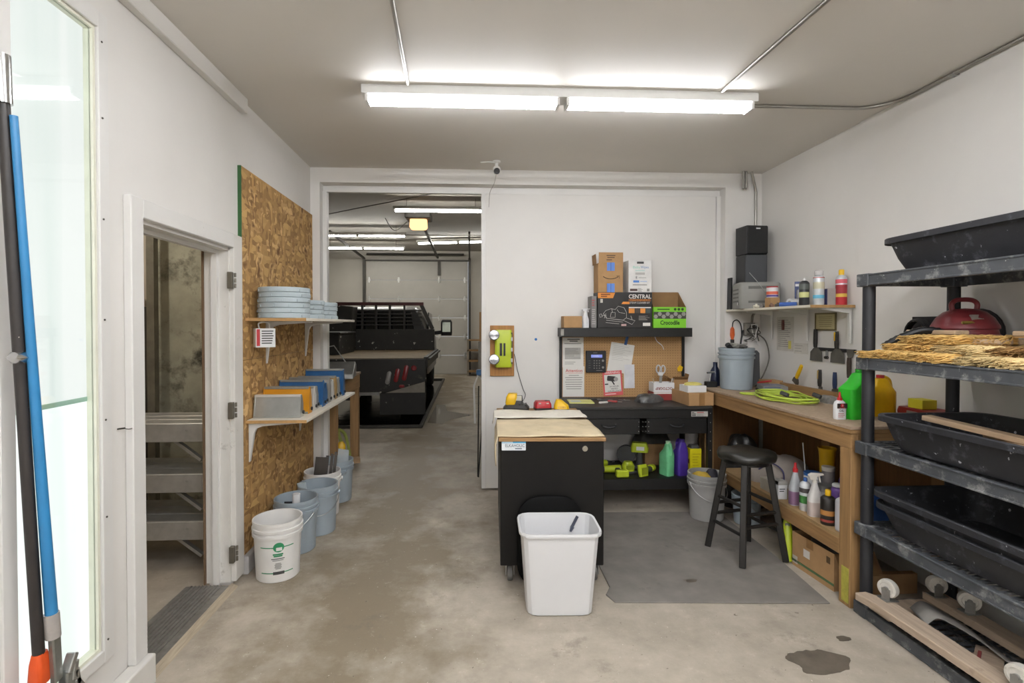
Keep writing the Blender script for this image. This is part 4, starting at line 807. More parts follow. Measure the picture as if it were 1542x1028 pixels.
for P in ([(320, 700), (345, 670), (400, 650), (440, 660), (470, 625), (530, 640), (555, 690), (555, 745), (520, 770), (350, 750), (320, 700)], [(280, 710), (300, 705), (310, 735), (285, 740), (280, 710)], [(350, 770), (520, 790)], [(345, 795), (480, 808)], [(520, 770), (612, 815), (642, 775), (560, 750)], [(400, 690), (440, 690), (440, 740), (390, 740), (400, 690)], [(600, 725), (612, 762)], [(310, 720), (350, 722)], [(460, 660), (480, 690), (540, 700)], [(330, 750), (345, 700), (352, 748)], [(405, 650), (412, 690)]):
    MB().tube([(ox+(a-262)*.000932, yf-.0008, (850-b_)*.0009) for a, b_ in P], .0017, 4).build('line_drawing', wh, t)
t = thing('shipping_carton', 'tall brown shipping carton with blue tape and a smile logo', 'box', (1.312, 4.82, 1.905))
MB().box(-.118, .118, -.085, .085, 0, .272).build('carton', board, t, bevel=.002); MB().box(-.112, .118, -.085, -.081, .272, .372).build('front_flap', board, t); MB().box(-.118, -.114, -.083, .06, .272, .365, Matrix.Translation((0, 0, 0)) @ Matrix.Rotation(R(-4), 4, 'Y')).build('side_flap', boardd, t)
bt = flat('#5f86cf')
for z0, z1 in ((.20, .278), (0, .082)):
    MB().box(-.035, .038, -.0862, -.085, z0, z1).build('tape', bt, t); MB().box(0, .004, -.0868, -.0862, z0, z1).build('tape_seam', flat('#35507f'), t)
MB().tube(spline([(-.072, -.0862, .148), (-.04, -.0862, .130), (0, -.0862, .124), (.04, -.0862, .130), (.075, -.0862, .147)]), [.0012]+[.003]*23+[.001], 6).build('smile_logo', flat('#2d241a'), t); MB().tube([(.056, -.0862, .152), (.083, -.0862, .154), (.082, -.0862, .128)], .0022, 5).build('smile_arrow', flat('#2d241a'), t)
lines(t, -.05, .055, .315, .352, 2, -.0855, flat('#5d4630'), 3, .5, center=True); lines(t, -.04, .04, .295, .31, 1, -.0855, flat('#5d4630'), 4, .6)
t = carton('wipes_carton', 'white printed wipes carton standing on the black carton', 1.484, 1.702, 4.74, 4.90, 1.905, 2.208, mat('carton_white', '#dedcd8', .5)); yf = -.0805
MB().box(-.03, .035, yf-.0006, yf, .268, .288).build('print_box', ink, t); text('Baby', .03, (-.035, yf-.0008, .235), FRONT, flat('#8fcdb8'), t, width=.068, height=.03); text('Wipes', .03, (.043, yf-.0008, .235), FRONT, flat('#5f87b8'), t, width=.078, height=.03)
lines(t, -.07, .07, .195, .212, 1, yf-.0003, flat('#b6d3cc'), 3, .5, center=True); MB().box(-.045, .045, yf-.0006, yf, .165, .186).build('print_box', flat('#b5b2ad'), t); text('8', .03, (-.035, yf-.0008, .138), FRONT, ink, t, height=.026); lines(t, -.015, .06, .132, .142, 1, yf-.0003, inkg, 2)
MB().box(-.065, -.008, yf-.0006, yf, .092, .112).build('print_box', flat('#4f83cf'), t); lines(t, .0, .08, .095, .11, 1, yf-.0003, flat('#9fb4d6'), 5); lines(t, -.07, .08, .062, .078, 1, yf-.0003, inkg, 6, .5); MB().box(-.095, -.025, yf-.0006, yf, .012, .034).build('print_box', flat('#5a4542'), t); lines(t, -.02, .035, .006, .04, 4, yf-.0003, inkg, 7); MB().box(.065, .09, yf-.0006, yf, .01, .035).build('print_box', inkg, t)
gr = mat('carton_green', '#7ac52b', .5, var=.05)
t = opencarton('wipes_display_box', 'bright green display box with raised brown flaps on the upper shelf', 1.872, 4.815, 1.572, .31, .19, .195, gr, boardd, 0, (('b', .15, 0),))
MB().add([(-.155, -.09, .195), (-.155, .09, .195), (-.155, .09, .345), (-.151, -.09, .195), (-.151, .09, .195), (-.151, .09, .345)], [(0, 1, 2), (5, 4, 3), (0, 3, 4, 1), (1, 4, 5, 2), (2, 5, 3, 0)]).build('side_flap', boardd, t); MB().add([(.155, .09, .195), (.155, -.09, .195), (.155, .09, .345), (.151, .09, .195), (.151, -.09, .195), (.151, .09, .345)], [(0, 1, 2), (5, 4, 3), (0, 3, 4, 1), (1, 4, 5, 2), (2, 5, 3, 0)]).build('side_flap', boardd, t)
yf = -.095; MB().box(-.155, .155, yf-.0006, yf, .085, .150).build('print_band', flat('#3d3a36'), t)
for i in range(8):
    M = Matrix.Translation((-.135+i*.038, yf-.0006, .118+(.012 if i % 2 else -.012))) @ Matrix.Rotation(PI/2, 4, 'X'); MB().lathe([(.021, 0), (.021, .0006)], 6, M=M).build('print_hexagon', flat('#8f8d88'), t)
text('Crocodile', .05, (.0, yf-.001, .047), FRONT, flat('#1f3a10'), t, width=.185, height=.042, bold=.025); lines(t, -.12, .02, .165, .183, 1, yf-.0003, flat('#2c4a16'), 5, .6)
for i in range(3): MB().cyl((.05+i*.035, yf-.001, .174), (.05+i*.035, yf, .174), .013, n=12).build('print_dot', flat('#24400f'), t)
# ---- on the pegboard
YP = 4.902
def sheet(name, label, x0, x1, z0, z1, y=YP, m=paper, rot=0, cat='paper'):
    t = thing(name, label, cat, ((x0+x1)/2, y, (z0+z1)/2), rot=(0, R(rot), 0)); w_, h_ = (x1-x0)/2, (z1-z0)/2
    MB().box(-w_, w_, -.0015, 0, -h_, h_).build('sheet', m, t); return t
t = sheet('notice_sheet', 'white typed notice pinned at the top left of the pegboard', .89, 1.095, 1.19, 1.478); lines(t, -.06, .07, .10, .135, 2, -.0018, ink, 1, .5, center=True); lines(t, -.085, .085, .078, .094, 1, -.0018, inkg, 2); MB().box(-.08, .075, -.0021, -.0015, -.065, .045).build('text_block', mat('text_grey', '#b3b1ab', .8), t); lines(t, -.08, .075, -.065, .045, 10, -.0024, inkg, 2, .4); lines(t, -.08, .05, -.12, -.085, 2, -.0018, inkg, 3, .3)
t = sheet('attention_sheet', 'white notice headed with red lettering pinned below the typed notice', .893, 1.102, .905, 1.20, y=YP-.002); text('Attention', .045, (.005, -.0022, .105), FRONT, flat('#c4574f'), t, width=.165, height=.032, bold=.01); MB().box(-.078, .088, -.0022, -.0015, .079, .082).build('underline', flat('#c4574f'), t); lines(t, -.085, .09, -.08, .07, 7, -.0018, inkg, 5, .3, center=True)
t = thing('keypad_clock', 'black wall keypad with a lit blue display on the pegboard', 'keypad', (1.213, YP, 1.245)); MB().rl([(.195, .21, .008, 0), (.195, .21, .008, .022), (.187, .202, .008, .028)], Matrix.Rotation(PI/2, 4, 'X')).build('housing', blackp, t, smooth=35)
MB().box(-.05, .058, -.0292, -.028, .04, .068).build('display', emis('lcd', '#8f9be6', .9), t); lines(t, -.03, .05, .045, .064, 2, -.0295, flat('#d4d9f5'), 4)
for i in range(3):
    for j in range(4): MB().cyl((-.02+i*.025, -.030, .01-j*.024), (-.02+i*.025, -.028, .01-j*.024), .006, n=8).build('key', flat('#77746f'), t)
for z in (.01, -.055): MB().cyl((.065, -.032, z), (.065, -.028, z), .011, n=14).build('round_key', flat('#8a8883'), t)
for j in range(4): MB().box(-.075, -.055, -.0295, -.028, .005-j*.022, .012-j*.022).build('side_key', flat('#4a4845'), t)
lines(t, -.03, .03, .082, .09, 1, -.0285, inkg, 3); lines(t, .0, .065, -.088, -.08, 1, -.0285, inkg, 6)
t = sheet('pinned_note', 'tilted white handwritten note held by blue tape on the pegboard', 1.345, 1.575, 1.135, 1.42, y=YP-.001, rot=9); lines(t, -.09, .09, -.03, .12, 9, -.0018, flat('#bdbab4'), 8, .25)
tag(MB().box(-.013, .013, -.0025, 0, -.048, .048).build('blue_tape', flat('#2f5384'), loc=(1.515, YP-.004, 1.452), rot=(0, R(14), 0)), 'strip of dark blue tape above the tilted note', 'tape')
t = sheet('folded_sheet', 'blank folded white sheet overlapping the note beside the camera warning sign', 1.49, 1.595, .985, 1.215, y=YP-.004, m=mat('sheet_blue_white', '#d3d3d6', .7), rot=-1); MB().box(-.052, -.045, -.003, -.0015, -.11, .11).build('fold', paper, t)
t = sheet('warning_sign', 'red and white camera warning sign leaning on the pegboard', 1.285, 1.475, .915, 1.155, y=YP-.006, m=flat('#cf5a5c'), rot=-4); MB().box(-.08, .08, -.0024, -.0015, -.085, .085).build('sign_field', paper, t)
text('WARNING', .03, (0, -.002, .102), FRONT, flat('#efe3e0'), t, width=.15, height=.022); MB().rl([(.085, .05, .012, 0), (.085, .05, .012, .001)], Matrix.Translation((-.01, -.0024, .045)) @ Matrix.Rotation(R(10), 4, 'Y') @ Matrix.Rotation(PI/2, 4, 'X')).build('camera_icon', flat('#2a2626'), t); MB().cyl((.033, -.004, .037), (.033, -.003, .037), .021, n=16).build('icon_lens', flat('#9f9b98'), t); MB().bar((-.01, -.003, .03), (.015, -.003, -.015), .012, .001, (0, 1, 0)).build('icon_mount', flat('#2a2626'), t)
MB().box(-.078, -.045, -.0032, -.0024, -.012, .0).build('icon_bracket', flat('#2a2626'), t)
for i, (tx, w_) in enumerate((('24 HOUR', .09), ('VIDEO', .07), ('SURVEILLANCE', .13))): text(tx, .02, (.012, -.0028, -.032-i*.023), FRONT, flat('#3a3535'), t, width=w_, height=.015)
lines(t, -.08, .08, -.113, -.095, 1, -.002, flat('#e9c9c6'), 3, .5)
tag(MB().tube(spline([(1.79, 4.885, 1.485), (1.81, 4.88, 1.44), (1.86, 4.885, 1.40), (1.88, 4.89, 1.36)]), .004, 5).build('charging_cable', white), 'short white cord hanging under the upper workbench shelf', 'cord')
# ---- on the worktop
ZT = .90
t = thing('note_pad', 'yellow legal pad lying at the left of the workbench top', 'pad', (1.0, 4.60, ZT), R(-4)); MB().box(-.11, .11, -.10, .10, 0, .008).build('pages', flat('#d8d787'), t); MB().box(-.11, .11, .08, .10, .008, .0095).build('binding', flat('#c9c08a'), t); MB().box(-.09, .0, -.06, .05, .008, .0088).build('loose_sheet', flat('#cfd3c4'), t)
for i, (x, y, a, hx, lb, m2) in enumerate(((1.19, 4.52, 20, '#d9d3cd', 'pale pocket knife lying on the worktop by the pad', '#55504b'), (1.29, 4.58, -30, '#a33f3d', 'red pocket tool lying on the worktop below the sign', '#7c7772'), (1.23, 4.66, 10, '#4a4644', 'dark pliers lying on the worktop below the keypad', '#6b6762'), (1.14, 4.72, 5, '#34312e', 'black marker pen lying beside the yellow pad', '#8c8780'))):
    t = thing('hand_tool', lb, 'tool', (x, y, ZT), R(a)); MB().rl([(.09, .022, .009, 0), (.095, .026, .011, .008), (.085, .02, .009, .015)]).build('handle', flat(hx), t, smooth=35); MB().box(.045, .085, -.006, .006, .004, .009).build('tip', flat(m2), t)
t = thing('key_bunch', 'bunch of keys on a ring on the workbench top', 'keys', (1.42, 4.66, ZT)); MB().lathe([(.018, 0), (.022, .002), (.018, .004), (.016, .002), (.018, 0)], 18, close=True).build('ring', steel, t)
for i in range(3): MB().cb((.03*math.cos(i*1.2), .03*math.sin(i*1.2), .004), (.05, .014, .003), (0, 0, i*1.2)).build('key', steel, t)
def rumple(name, label, cat, x, y, z, w_, d_, h_, m, seed=0, rz=0, n=14):
    q = random.Random(seed); b = MB(); ph = [q.uniform(0, 6.3) for _ in range(9)]
    for j in range(n+1):
        v = j/n; th_ = PI*v*.5
        for i in range(2*n):
            a = 2*PI*i/(2*n); k = 1+.10*math.sin(3*a+ph[0])+.07*math.sin(5*a+ph[1]+4*v)+.05*math.sin(9*a+ph[2]-7*v)
            r_ = math.cos(th_)**.6*k if v < 1 else 0
            b.v.append((w_/2*r_*math.cos(a), d_/2*r_*math.sin(a), h_*(math.sin(th_)*(1+.10*math.sin(4*a+ph[3]+5*v)*(1-v)+.08*math.sin(7*a+ph[4])*(1-v)))))
    m2 = 2*n; b.f = [(j*m2+i, j*m2+(i+1) % m2, (j+1)*m2+(i+1) % m2, (j+1)*m2+i) for j in range(n) for i in range(m2)]; b.f.append(tuple(range(m2-1, -1, -1)))
    return tag(b.build(name, m, loc=(x, y, z), rot=(0, 0, rz), smooth=55), label, cat)
rumple('plastic_bag', 'crumpled dark grey plastic bag on the workbench top', 'bag', 1.62, 4.58, ZT, .24, .16, .075, mat('bag_grey', '#4f4e4d', .25, var=.35, scale=14, bump=.6), 4)
t = carton('red_carton', 'dark red flat box under the upside-down printed box', 1.70, 1.90, 4.66, 4.82, ZT, ZT+.075, mat('carton_red', '#8c3430', .5)); MB().box(-.10, .10, -.0805, -.079, .06, .075).build('lid_strip', paper, t)
t = opencarton('upturned_box', 'white box with upside-down red lettering holding scissors', 1.80, 4.735, ZT+.076, .195, .13, .085, white, flat('#b9b5b0')); text('OCTOGRIP', .04, (0, -.0662, .034), (PI/2, PI, 0), flat('#8d3a37'), t, width=.16, height=.026, bold=.02)
t = thing('scissors', 'scissors with pale grey handles standing in the white box', 'scissors', (1.785, 4.735, ZT+.082), rot=(R(-6), R(4), 0)); MB().prism([(-.010, 0), (.012, 0), (.02, .15), (-.008, .15)], -.002, .002, 'y').build('blades', steel, t)
for s, c in ((-1, -.022), (1, .024)): MB().tube([(c+.019*math.cos(a), 0, .20+.036*math.sin(a)) for a in [2*PI*i/16 for i in range(16)]], .007, 6, True).build('finger_loop', flat('#b8b8b9'), t, smooth=50)
MB().prism([(-.02, .14), (.02, .14), (.03, .172), (-.03, .172)], -.006, .006, 'y').build('shank', flat('#d0d0d0'), t)
for i, (dx, a) in enumerate(((-.075, 14), (.07, -16), (.085, -10))): tag(MB().cyl((1.80+dx*.9, 4.70, ZT+.085), (1.80+dx+.02*(1 if dx > 0 else -1), 4.70, ZT+.20), .004, n=6).build('pencil', flat(('#b7a98f', '#c9c5bf', '#8e8a84')[i])), ('tan pencil leaning in the white box left of the scissors', 'white pen leaning in the white box right of the scissors', 'grey pen at the right corner of the white box')[i], 'pen')
t = carton('parcel', 'long brown parcel carton on the right end of the workbench', 1.875, 2.10, 4.325, 4.66, ZT, ZT+.11, board, R(3)); MB().box(-.02, .03, -.1690, -.1675, 0, .11).build('tape', mat('parcel_tape', '#8f6b42', .4), t)
t = carton('white_tray', 'low white box on top of the brown parcel', 1.885, 2.055, 4.36, 4.52, ZT+.111, ZT+.168, white, R(4))
rumple('yellow_gloves', 'pale yellow work gloves lying on the low white box', 'gloves', 1.965, 4.44, ZT+.169, .15, .09, .026, mat('glove_yellow', '#c9bd6a', .85, var=.1), 9)
t = opencarton('brown_box', 'small open brown box at the back behind the parcel', 1.985, 4.80, ZT, .15, .13, .185, board, boardd, R(-8), (('f', .045, 50), ('r', .05, 15), ('l', .06, 60)))
tag(MB().prism([(-.02, 0), (.02, 0), (.03, .04), (0, .06), (-.025, .03)], -.003, .003, 'y').build('yellow_tag', yell, loc=(2.035, 4.878, 1.15)), 'small yellow tag hanging at the pegboard edge', 'tag')
# ---- lower shelf of the workbench
ZL = .28
dg = mat('tool_grey', '#3d3d3c', .5, var=.1)
def drill(label, x, y, z, rz, big=1.0, lying=True):
    t = thing('cordless_drill', label, 'drill', (x, y, z), rz); k = big
    MB().cyl((-.09*k, 0, .035*k), (.06*k, 0, .035*k), .034*k, .031*k, 16).build('motor_housing', lime, t, smooth=35)
    MB().cyl((.06*k, 0, .035*k), (.085*k, 0, .035*k), .026*k, .024*k, 16).build('gearbox', dg, t, smooth=35); MB().cyl((.085*k, 0, .035*k), (.13*k, 0, .035*k), .02*k, .013*k, 14).build('chuck', blackp, t, smooth=35); MB().cyl((.13*k, 0, .035*k), (.165*k, 0, .035*k), .004, n=6).build('bit', steel, t)
    MB().rl([(.05*k, .045*k, .015, 0), (.045*k, .04*k, .015, .06*k), (.05*k, .04*k, .015, .11*k)], Matrix.Translation((-.055*k, .02*k, .03*k)) @ Matrix.Rotation(R(-88), 4, 'X')).build('grip', dg, t, smooth=35)
    MB().box(-.11*k, .0, .125*k, .175*k, .005, .065*k).build('battery', lime, t, bevel=.008)
    MB().box(-.07*k, -.03*k, -.0362*k, -.033*k, .022*k, .048*k).build('badge', white, t); return t
drill('lime cordless drill lying at the front of the lower workbench shelf', 1.25, 4.50, ZL, R(183))
drill('lime cordless drill lying at the back behind the front drill', 1.22, 4.70, ZL, R(20), .9)
t = thing('cordless_saw', 'lime cordless saw with a dark guard on the lower workbench shelf', 'saw', (1.56, 4.64, ZL), R(-15)); MB().cyl((-.12, -.02, .12), (-.12, .02, .12), .085, n=24).build('blade_guard', dg, t, bevel=.003); MB().rl([(.15, .07, .02, .15), (.16, .08, .025, .19), (.13, .07, .02, .235)]).build('motor_housing', lime, t, smooth=35); MB().rl([(.06, .05, .02, .02), (.05, .045, .018, .16)]).build('grip', dg, t, smooth=35); MB().box(-.06, .06, -.05, .05, 0, .03).build('battery', dg, t, bevel=.006); MB().box(-.03, .04, -.042, -.04, .17, .205).build('badge', white, t)
t = thing('flashlight', 'lime cordless lamp with a wide lens on the lower workbench shelf', 'lamp', (1.52, 4.40, ZL), R(25)); MB().rl([(.09, .03, .012, 0), (.10, .035, .014, .04), (.09, .03, .012, .10)], Matrix.Translation((-.03, -.03, .005)) @ Matrix.Rotation(R(-14), 4, 'X')).build('lens_head', lime, t, smooth=35); MB().box(-.065, .005, -.048, -.044, .025, .085).build('lens', mat('lens_lime', '#8f9a2a', .3), t); MB().cyl((.02, .0, .045), (.13, .05, .03), .024, .028, 14).build('handle', dg, t, smooth=35); MB().cyl((.11, .04, .04), (.17, .065, .034), .032, .03, 14).build('tail', lime, t, smooth=35)
t = thing('cordless_sander', 'lime palm sander behind the front drill on the lower shelf', 'sander', (1.41, 4.50, ZL), R(10)); MB().box(-.06, .06, -.05, .05, 0, .02).build('pad', dg, t, bevel=.004); MB().rl([(.10, .09, .03, .02), (.11, .09, .035, .06), (.07, .06, .025, .10)]).build('body', lime, t, smooth=35); MB().box(-.04, .03, -.048, -.044, .035, .075).build('vent', mat('lens_lime', '#8f9a2a', .3), t)
t = thing('black_tool', 'dark hand torch standing at the back of the lower shelf near the cart', 'torch', (1.06, 4.60, ZL)); MB().lathe([(.04, 0), (.04, .05), (.025, .07), (.022, .16), (.035, .19), (.035, .23), (.001, .23)], 18).build('body', dg, t, smooth=35)
jug('translucent green spray jug on the lower workbench shelf', 1.73, 4.42, ZL, .125, .085, .30, mat('jug_green', '#6fc08a', .3, var=.25, scale=6), mat('jug_pale', '#a9c9a8', .4), R(-70), capx=0.15)
jug('purple plastic jug between the green jug and yellow box', 1.855, 4.43, ZL, .12, .105, .315, mat('jug_purple', '#4a3390', .35), mat('jug_purple_cap', '#3c2a78', .4), R(100), capx=-.2)
t = carton('yellow_tin', 'bright yellow tin box at the right of the lower workbench shelf', 1.925, 2.025, 4.38, 4.48, ZL, ZL+.235, mat('tin_yellow', '#dbcf1c', .35)); MB().rl([(.09, .09, .02, .235), (.07, .07, .02, .26)]).build('top', dg, t, smooth=35); lines(t, -.03, .045, .03, .2, 7, -.0505, flat('#b9a714'), 4, .3); MB().box(-.0512, -.05, -.03, .02, .10, .14).build('print_mark', flat('#6b2a1c'), t)
carton('brown_carton', 'brown carton at the back of the lower workbench shelf', 1.64, 1.83, 4.72, 4.86, ZL, ZL+.20, boardd)
rumple('dark_bag', 'dark crumpled bag on the brown carton of the lower shelf', 'bag', 1.72, 4.79, ZL+.201, .34, .16, .13, mat('bag_dark', '#3a3835', .5, var=.3, bump=.4), 12)
# ================================================================ floor mat, stool
m_ = thing('rubber_mat', 'large worn grey rubber mat on the floor under the stool', 'mat', (0, 0, 0))
MB().prism([(.845, 3.05), (.80, 2.97), (.83, 2.885), (2.06, 2.815), (2.105, 3.4), (2.11, 4.25), (.87, 4.29)], 0, .009, 'z').build('sheet', mat('mat_rubber', '#7d7872', .75, var=.15, scale=5, dirt=('#56524d', .25, 3.5), speck=('#3c3935', .06, 9), bump=.15), m_, bevel=.003)
for i, (x, y, w_, d_, lb) in enumerate(((1.37, 3.10, .08, .05, 'small dark oil spot on the rubber mat'), (1.65, 2.33, .28, .20, 'large dark oil stain on the concrete beside the shelving rack'), (1.9, 2.5, .07, .05, 'small dark oil drip on the concrete near the bench leg'))):
    q = random.Random(i); n = 40; P = [(x+w_/2*math.cos(2*PI*k/n)*(1+.16*math.sin(3*2*PI*k/n+i)+.08*math.sin(7*2*PI*k/n)), y+d_/2*math.sin(2*PI*k/n)*(1+.16*math.sin(2*2*PI*k/n+1)+.07*q.uniform(-1, 1))) for k in range(n)]
    tag(MB().prism(P, .0005 if i else .0092, .0015 if i else .010, 'z').build('oil_stain', mat('oil', '#665e53', .45, var=.25, scale=9)), lb, 'stain')
sm_ = mat('stool_black', '#1b1917', .4, var=.2, scale=8, speck=('#8c8780', .07, 50))
s_ = thing('bar_stool', 'round black wooden bar stool on the rubber mat', 'stool', (1.915, 3.455, .009), R(12))
sl = MB(); L_ = []
for r_, z in ((.10, .655), (.168, .662), (.185, .672), (.190, .69), (.183, .712), (.16, .722), (.09, .727), (.001, .728)):
    L_.append([(r_*(1+.012*math.sin(7*a)+.01*math.sin(11*a+1))*math.cos(a), r_*(1+.012*math.sin(7*a))*math.sin(a), z+.006*math.sin(5*a+r_*20)*(r_ > .12)) for a in [2*PI*i/40 for i in range(40)]])
sl.loft(L_).build('seat', mat('seat_vinyl', '#24231f', .35, var=.25, scale=7, bump=.35), s_, smooth=60)
MB().lathe([(.13, .635), (.15, .64), (.15, .66), (.001, .66)], 28).build('seat_plate', sm_, s_, smooth=35)
LG = []
for i in range(4):
    a = R(45+90*i); p = Vector((.135*math.cos(a), .135*math.sin(a), .65)); q = Vector((.245*math.cos(a), .245*math.sin(a), 0)); LG.append((p, q)); MB().bar(p, q, .04, .04, (math.cos(a), math.sin(a), 0)).build('leg', sm_, s_, bevel=.004)
for i in range(4):
    for f_ in ((.42, .70) if i % 2 else (.50, .62)):
        a = LG[i][0].lerp(LG[i][1], f_); b_ = LG[(i+1) % 4][0].lerp(LG[(i+1) % 4][1], f_); MB().cyl(a, b_, .0125, n=10).build('rung', sm_, s_, smooth=50)
# buckets by the stool
bk = bucket('grey bucket with a yellow cloth in it on the floor behind the stool', 1.955, 4.13, mat('pail_dusty', '#a3a29f', .5, var=.06, dirt=('#c2c0bb', .2, 12)), R(10), z=.009)
rumple('yellow_cloth', 'yellow cloth bundled in the grey bucket behind the stool', 'cloth', 1.91, 4.14, .32, .15, .14, .06, mat('cloth_yellow', '#cfae45', .9, var=.15, bump=.3), 3)
rumple('dark_rag', 'dark glove stuffed in the grey bucket behind the stool', 'glove', 2.01, 4.16, .30, .10, .09, .10, mat('rag_dark', '#3d3b44', .8, var=.2), 8)
bucket('small pale translucent bucket on the floor under the wooden bench', 2.235, 4.02, mat('pail_clear', '#aab6bd', .35, var=.05), R(70), h_=.235, r=.115, rb=.095)
# ================================================================ wooden bench along the right wall
BZ = 1.03; BX = 2.125
wbn = thing('wooden_bench', 'long timber workbench along the right wall', 'workbench', (0, 0, 0))
MB().box(BX, 2.783, 2.755, 4.79, BZ-.018, BZ).build('top_sheet', pbrd, wbn, bevel=.002); MB().box(BX+.004, 2.783, 2.76, 4.79, BZ-.04, BZ-.018).build('under_sheet', lumy, wbn)
MB().box(BX+.012, BX+.05, 2.765, 4.79, BZ-.13, BZ-.04).build('front_rail', lumy, wbn, bevel=.003); MB().box(BX+.05, 2.78, 2.765, 2.803, BZ-.13, BZ-.04).build('end_rail', lumx, wbn, bevel=.003)
MB().box(BX+.012, BX+.10, 2.765, 2.853, 0, BZ-.13).build('leg', lumz, wbn, bevel=.003)
MB().box(BX+.0105, BX+.012, 2.775, 2.83, .02, .22).build('paint_mark', mat('paint_lime', '#b3ad4a', .6, var=.2, scale=20), wbn)
MB().box(2.69, 2.778, 2.765, 2.853, 0, BZ-.13).build('leg', lumz, wbn, bevel=.003); MB().box(2.69, 2.778, 3.7, 3.788, 0, BZ-.13).build('leg', lumz, wbn); MB().box(BX+.06, BX+.148, 4.66, 4.748, 0, BZ-.13).build('leg', lumz, wbn, bevel=.003)
MB().box(BX+.012, 2.778, 2.853, 4.25, .362, .38).build('lower_shelf', mat('shelf_ply', '#9b7f58', .75, var=.15, scale=5, dirt=('#b3a690', .25, 8)), wbn); MB().box(BX+.008, BX+.046, 2.853, 4.25, .275, .362).build('shelf_rail', lumy, wbn, bevel=.003)
MB().box(2.765, 2.778, 2.86, 4.70, .38, BZ-.13).build('back_panel', plyd, wbn); MB().box(2.18, 2.76, 4.76, 4.785, .0, BZ-.13).build('end_panel', plyd, wbn)
# ---- things on top
tb_ = bucket('grey bucket full of tangled wire on the timber bench', 2.375, 4.46, pailg, R(35), h_=.365, z=BZ, handle=False)
q = random.Random(5); P = [(2.375+.11*math.cos(i*2.1)*q.uniform(.5, 1), 4.46+.11*math.sin(i*2.1)*q.uniform(.5, 1), BZ+.355+q.uniform(-.02, .05)) for i in range(46)]
tag(MB().tube(spline(P, 4), .006, 5).build('wire_tangle', mat('wire_pale', '#a9a69f', .5, .3, var=.3)), 'tangle of pale wire heaped in the bench bucket', 'wire')
tag(MB().cyl((2.31, 4.40, BZ+.34), (2.25, 4.38, BZ+.40), .022, n=10).build('black_grip', blackp), 'black grip poking out of the bench bucket rim', 'grip')
cg = mat('cord_lime', '#b6cc4a', .45, var=.05)
q = random.Random(11); P = []
for k in range(8):
    rx, ry = .11+.07*q.random(), .20+.12*q.random(); cx, cy = 2.375+q.uniform(-.03, .03), 3.77+q.uniform(-.04, .04); ph = q.uniform(-.2, .2)
    for i in range(18):
        a = 2*PI*i/18+k*.1; P.append((cx+rx*math.cos(a)+.012*math.sin(3*a+k), cy+ry*math.sin(a)+.02*math.sin(2*a+k*2), BZ+.006+.004*k+.012*abs(math.sin(a*1.5+k))))
P = [tuple(P[0])]+P+[(2.30, 4.10, BZ+.01), (2.24, 4.14, BZ+.008), (2.22, 4.06, BZ+.008), (2.30, 3.98, BZ+.012)]
t = thing('extension_cord', 'lime green extension cord coiled on the timber bench', 'cord', (0, 0, 0)); MB().tube(spline(P, 2), .0058, 6).build('coil', cg, t, smooth=60)
for x, y in ((2.34, 3.70), (2.52, 3.60)): MB().cb((x, y, BZ+.055), (.03, .06, .03), (.3, .2, .6)).build('plug', dg, t, bevel=.006)
t = thing('oil_bottle', 'white oil bottle with a red cap on the bench corner', 'bottle', (2.232, 2.985, BZ)); MB().rl([(.062, .04, .014, 0), (.066, .044, .016, .008), (.066, .044, .016, .085), (.055, .036, .014, .105), (.03, .026, .012, .115)]).build('bottle', white, t, smooth=35); MB().lathe([(.014, .112), (.014, .128), (.009, .132), (.004, .165), (.001, .165)], 14).build('cap', redp, t, smooth=35)
MB().box(-.031, .031, -.0226, -.0218, .068, .098).build('label_dark', flat('#2a2220'), t); MB().cyl((0, -.0236, .086), (0, -.0226, .086), .011, n=16).build('label_disc', redp, t); text('3', .015, (0, -.0242, .086), FRONT, white, t, height=.011); text('IN-ONE', .012, (0, -.0236, .071), FRONT, flat('#c9483d'), t, width=.035, height=.006); text('OIL', .03, (-.004, -.0226, .054), FRONT, flat('#3a3634'), t, width=.028, height=.014); lines(t, -.025, .025, .012, .042, 3, -.0222, flat('#c98f8c'), 3, .4)
jug('bright green plastic jug on the bench behind the rack post', 2.355, 3.02, BZ, .17, .11, .30, mat('jug_bright_green', '#2fb52c', .35), mat('jug_green_cap', '#1d8f24', .4), R(15), capx=.2)
jug('yellow oil jug with a red cap on the bench beside the green jug', 2.555, 3.10, BZ, .20, .10, .255, mat('jug_yellow', '#d9a913', .35), redp, R(-5), capx=.12)
t = thing('tool_rack_rail', 'timber rail holding scrapers at the back of the bench', 'rail', (0, 0, 0)); MB().box(2.66, 2.70, 3.60, 4.28, BZ, BZ+.075).build('rail', lumy, t, bevel=.003); MB().box(2.70, 2.77, 3.60, 3.62, BZ, BZ+.05).build('end_block', lumx, t)
rumple('scrap_heap', 'grey crumpled plastic wrap on the bench before the timber rail', 'wrap', 2.615, 3.60, BZ, .085, .22, .055, mat('wrap_grey', '#8d8985', .35, var=.35, scale=18, bump=.7), 21)
t = carton('label_pack', 'grey printed pack lying on a black tray on the bench', 2.47, 2.66, 4.12, 4.34, BZ+.022, BZ+.06, mat('pack_grey', '#84827f', .35, var=.2), R(-18)); lines(t, -.08, .07, .006, .034, 2, -.1103, flat('#5a6480'), 3, .6); MB().box(-.08, .07, -.09, .08, .038, .039).build('print_panel', mat('pack_label', '#6d7284', .4, var=.3, scale=25), t)
tag(MB().rl([(.22, .26, .02, 0), (.23, .27, .02, .02)]).build('black_tray', blackp, loc=(2.565, 4.21, BZ), rot=(0, 0, R(-18))), 'flat black tray under the printed pack on the bench', 'tray')
tag(MB().cyl((2.47, 4.28, BZ+.075), (2.60, 4.30, BZ+.085), .007, n=8).build('red_pen', redp), 'red marker lying on the grey printed pack', 'pen')
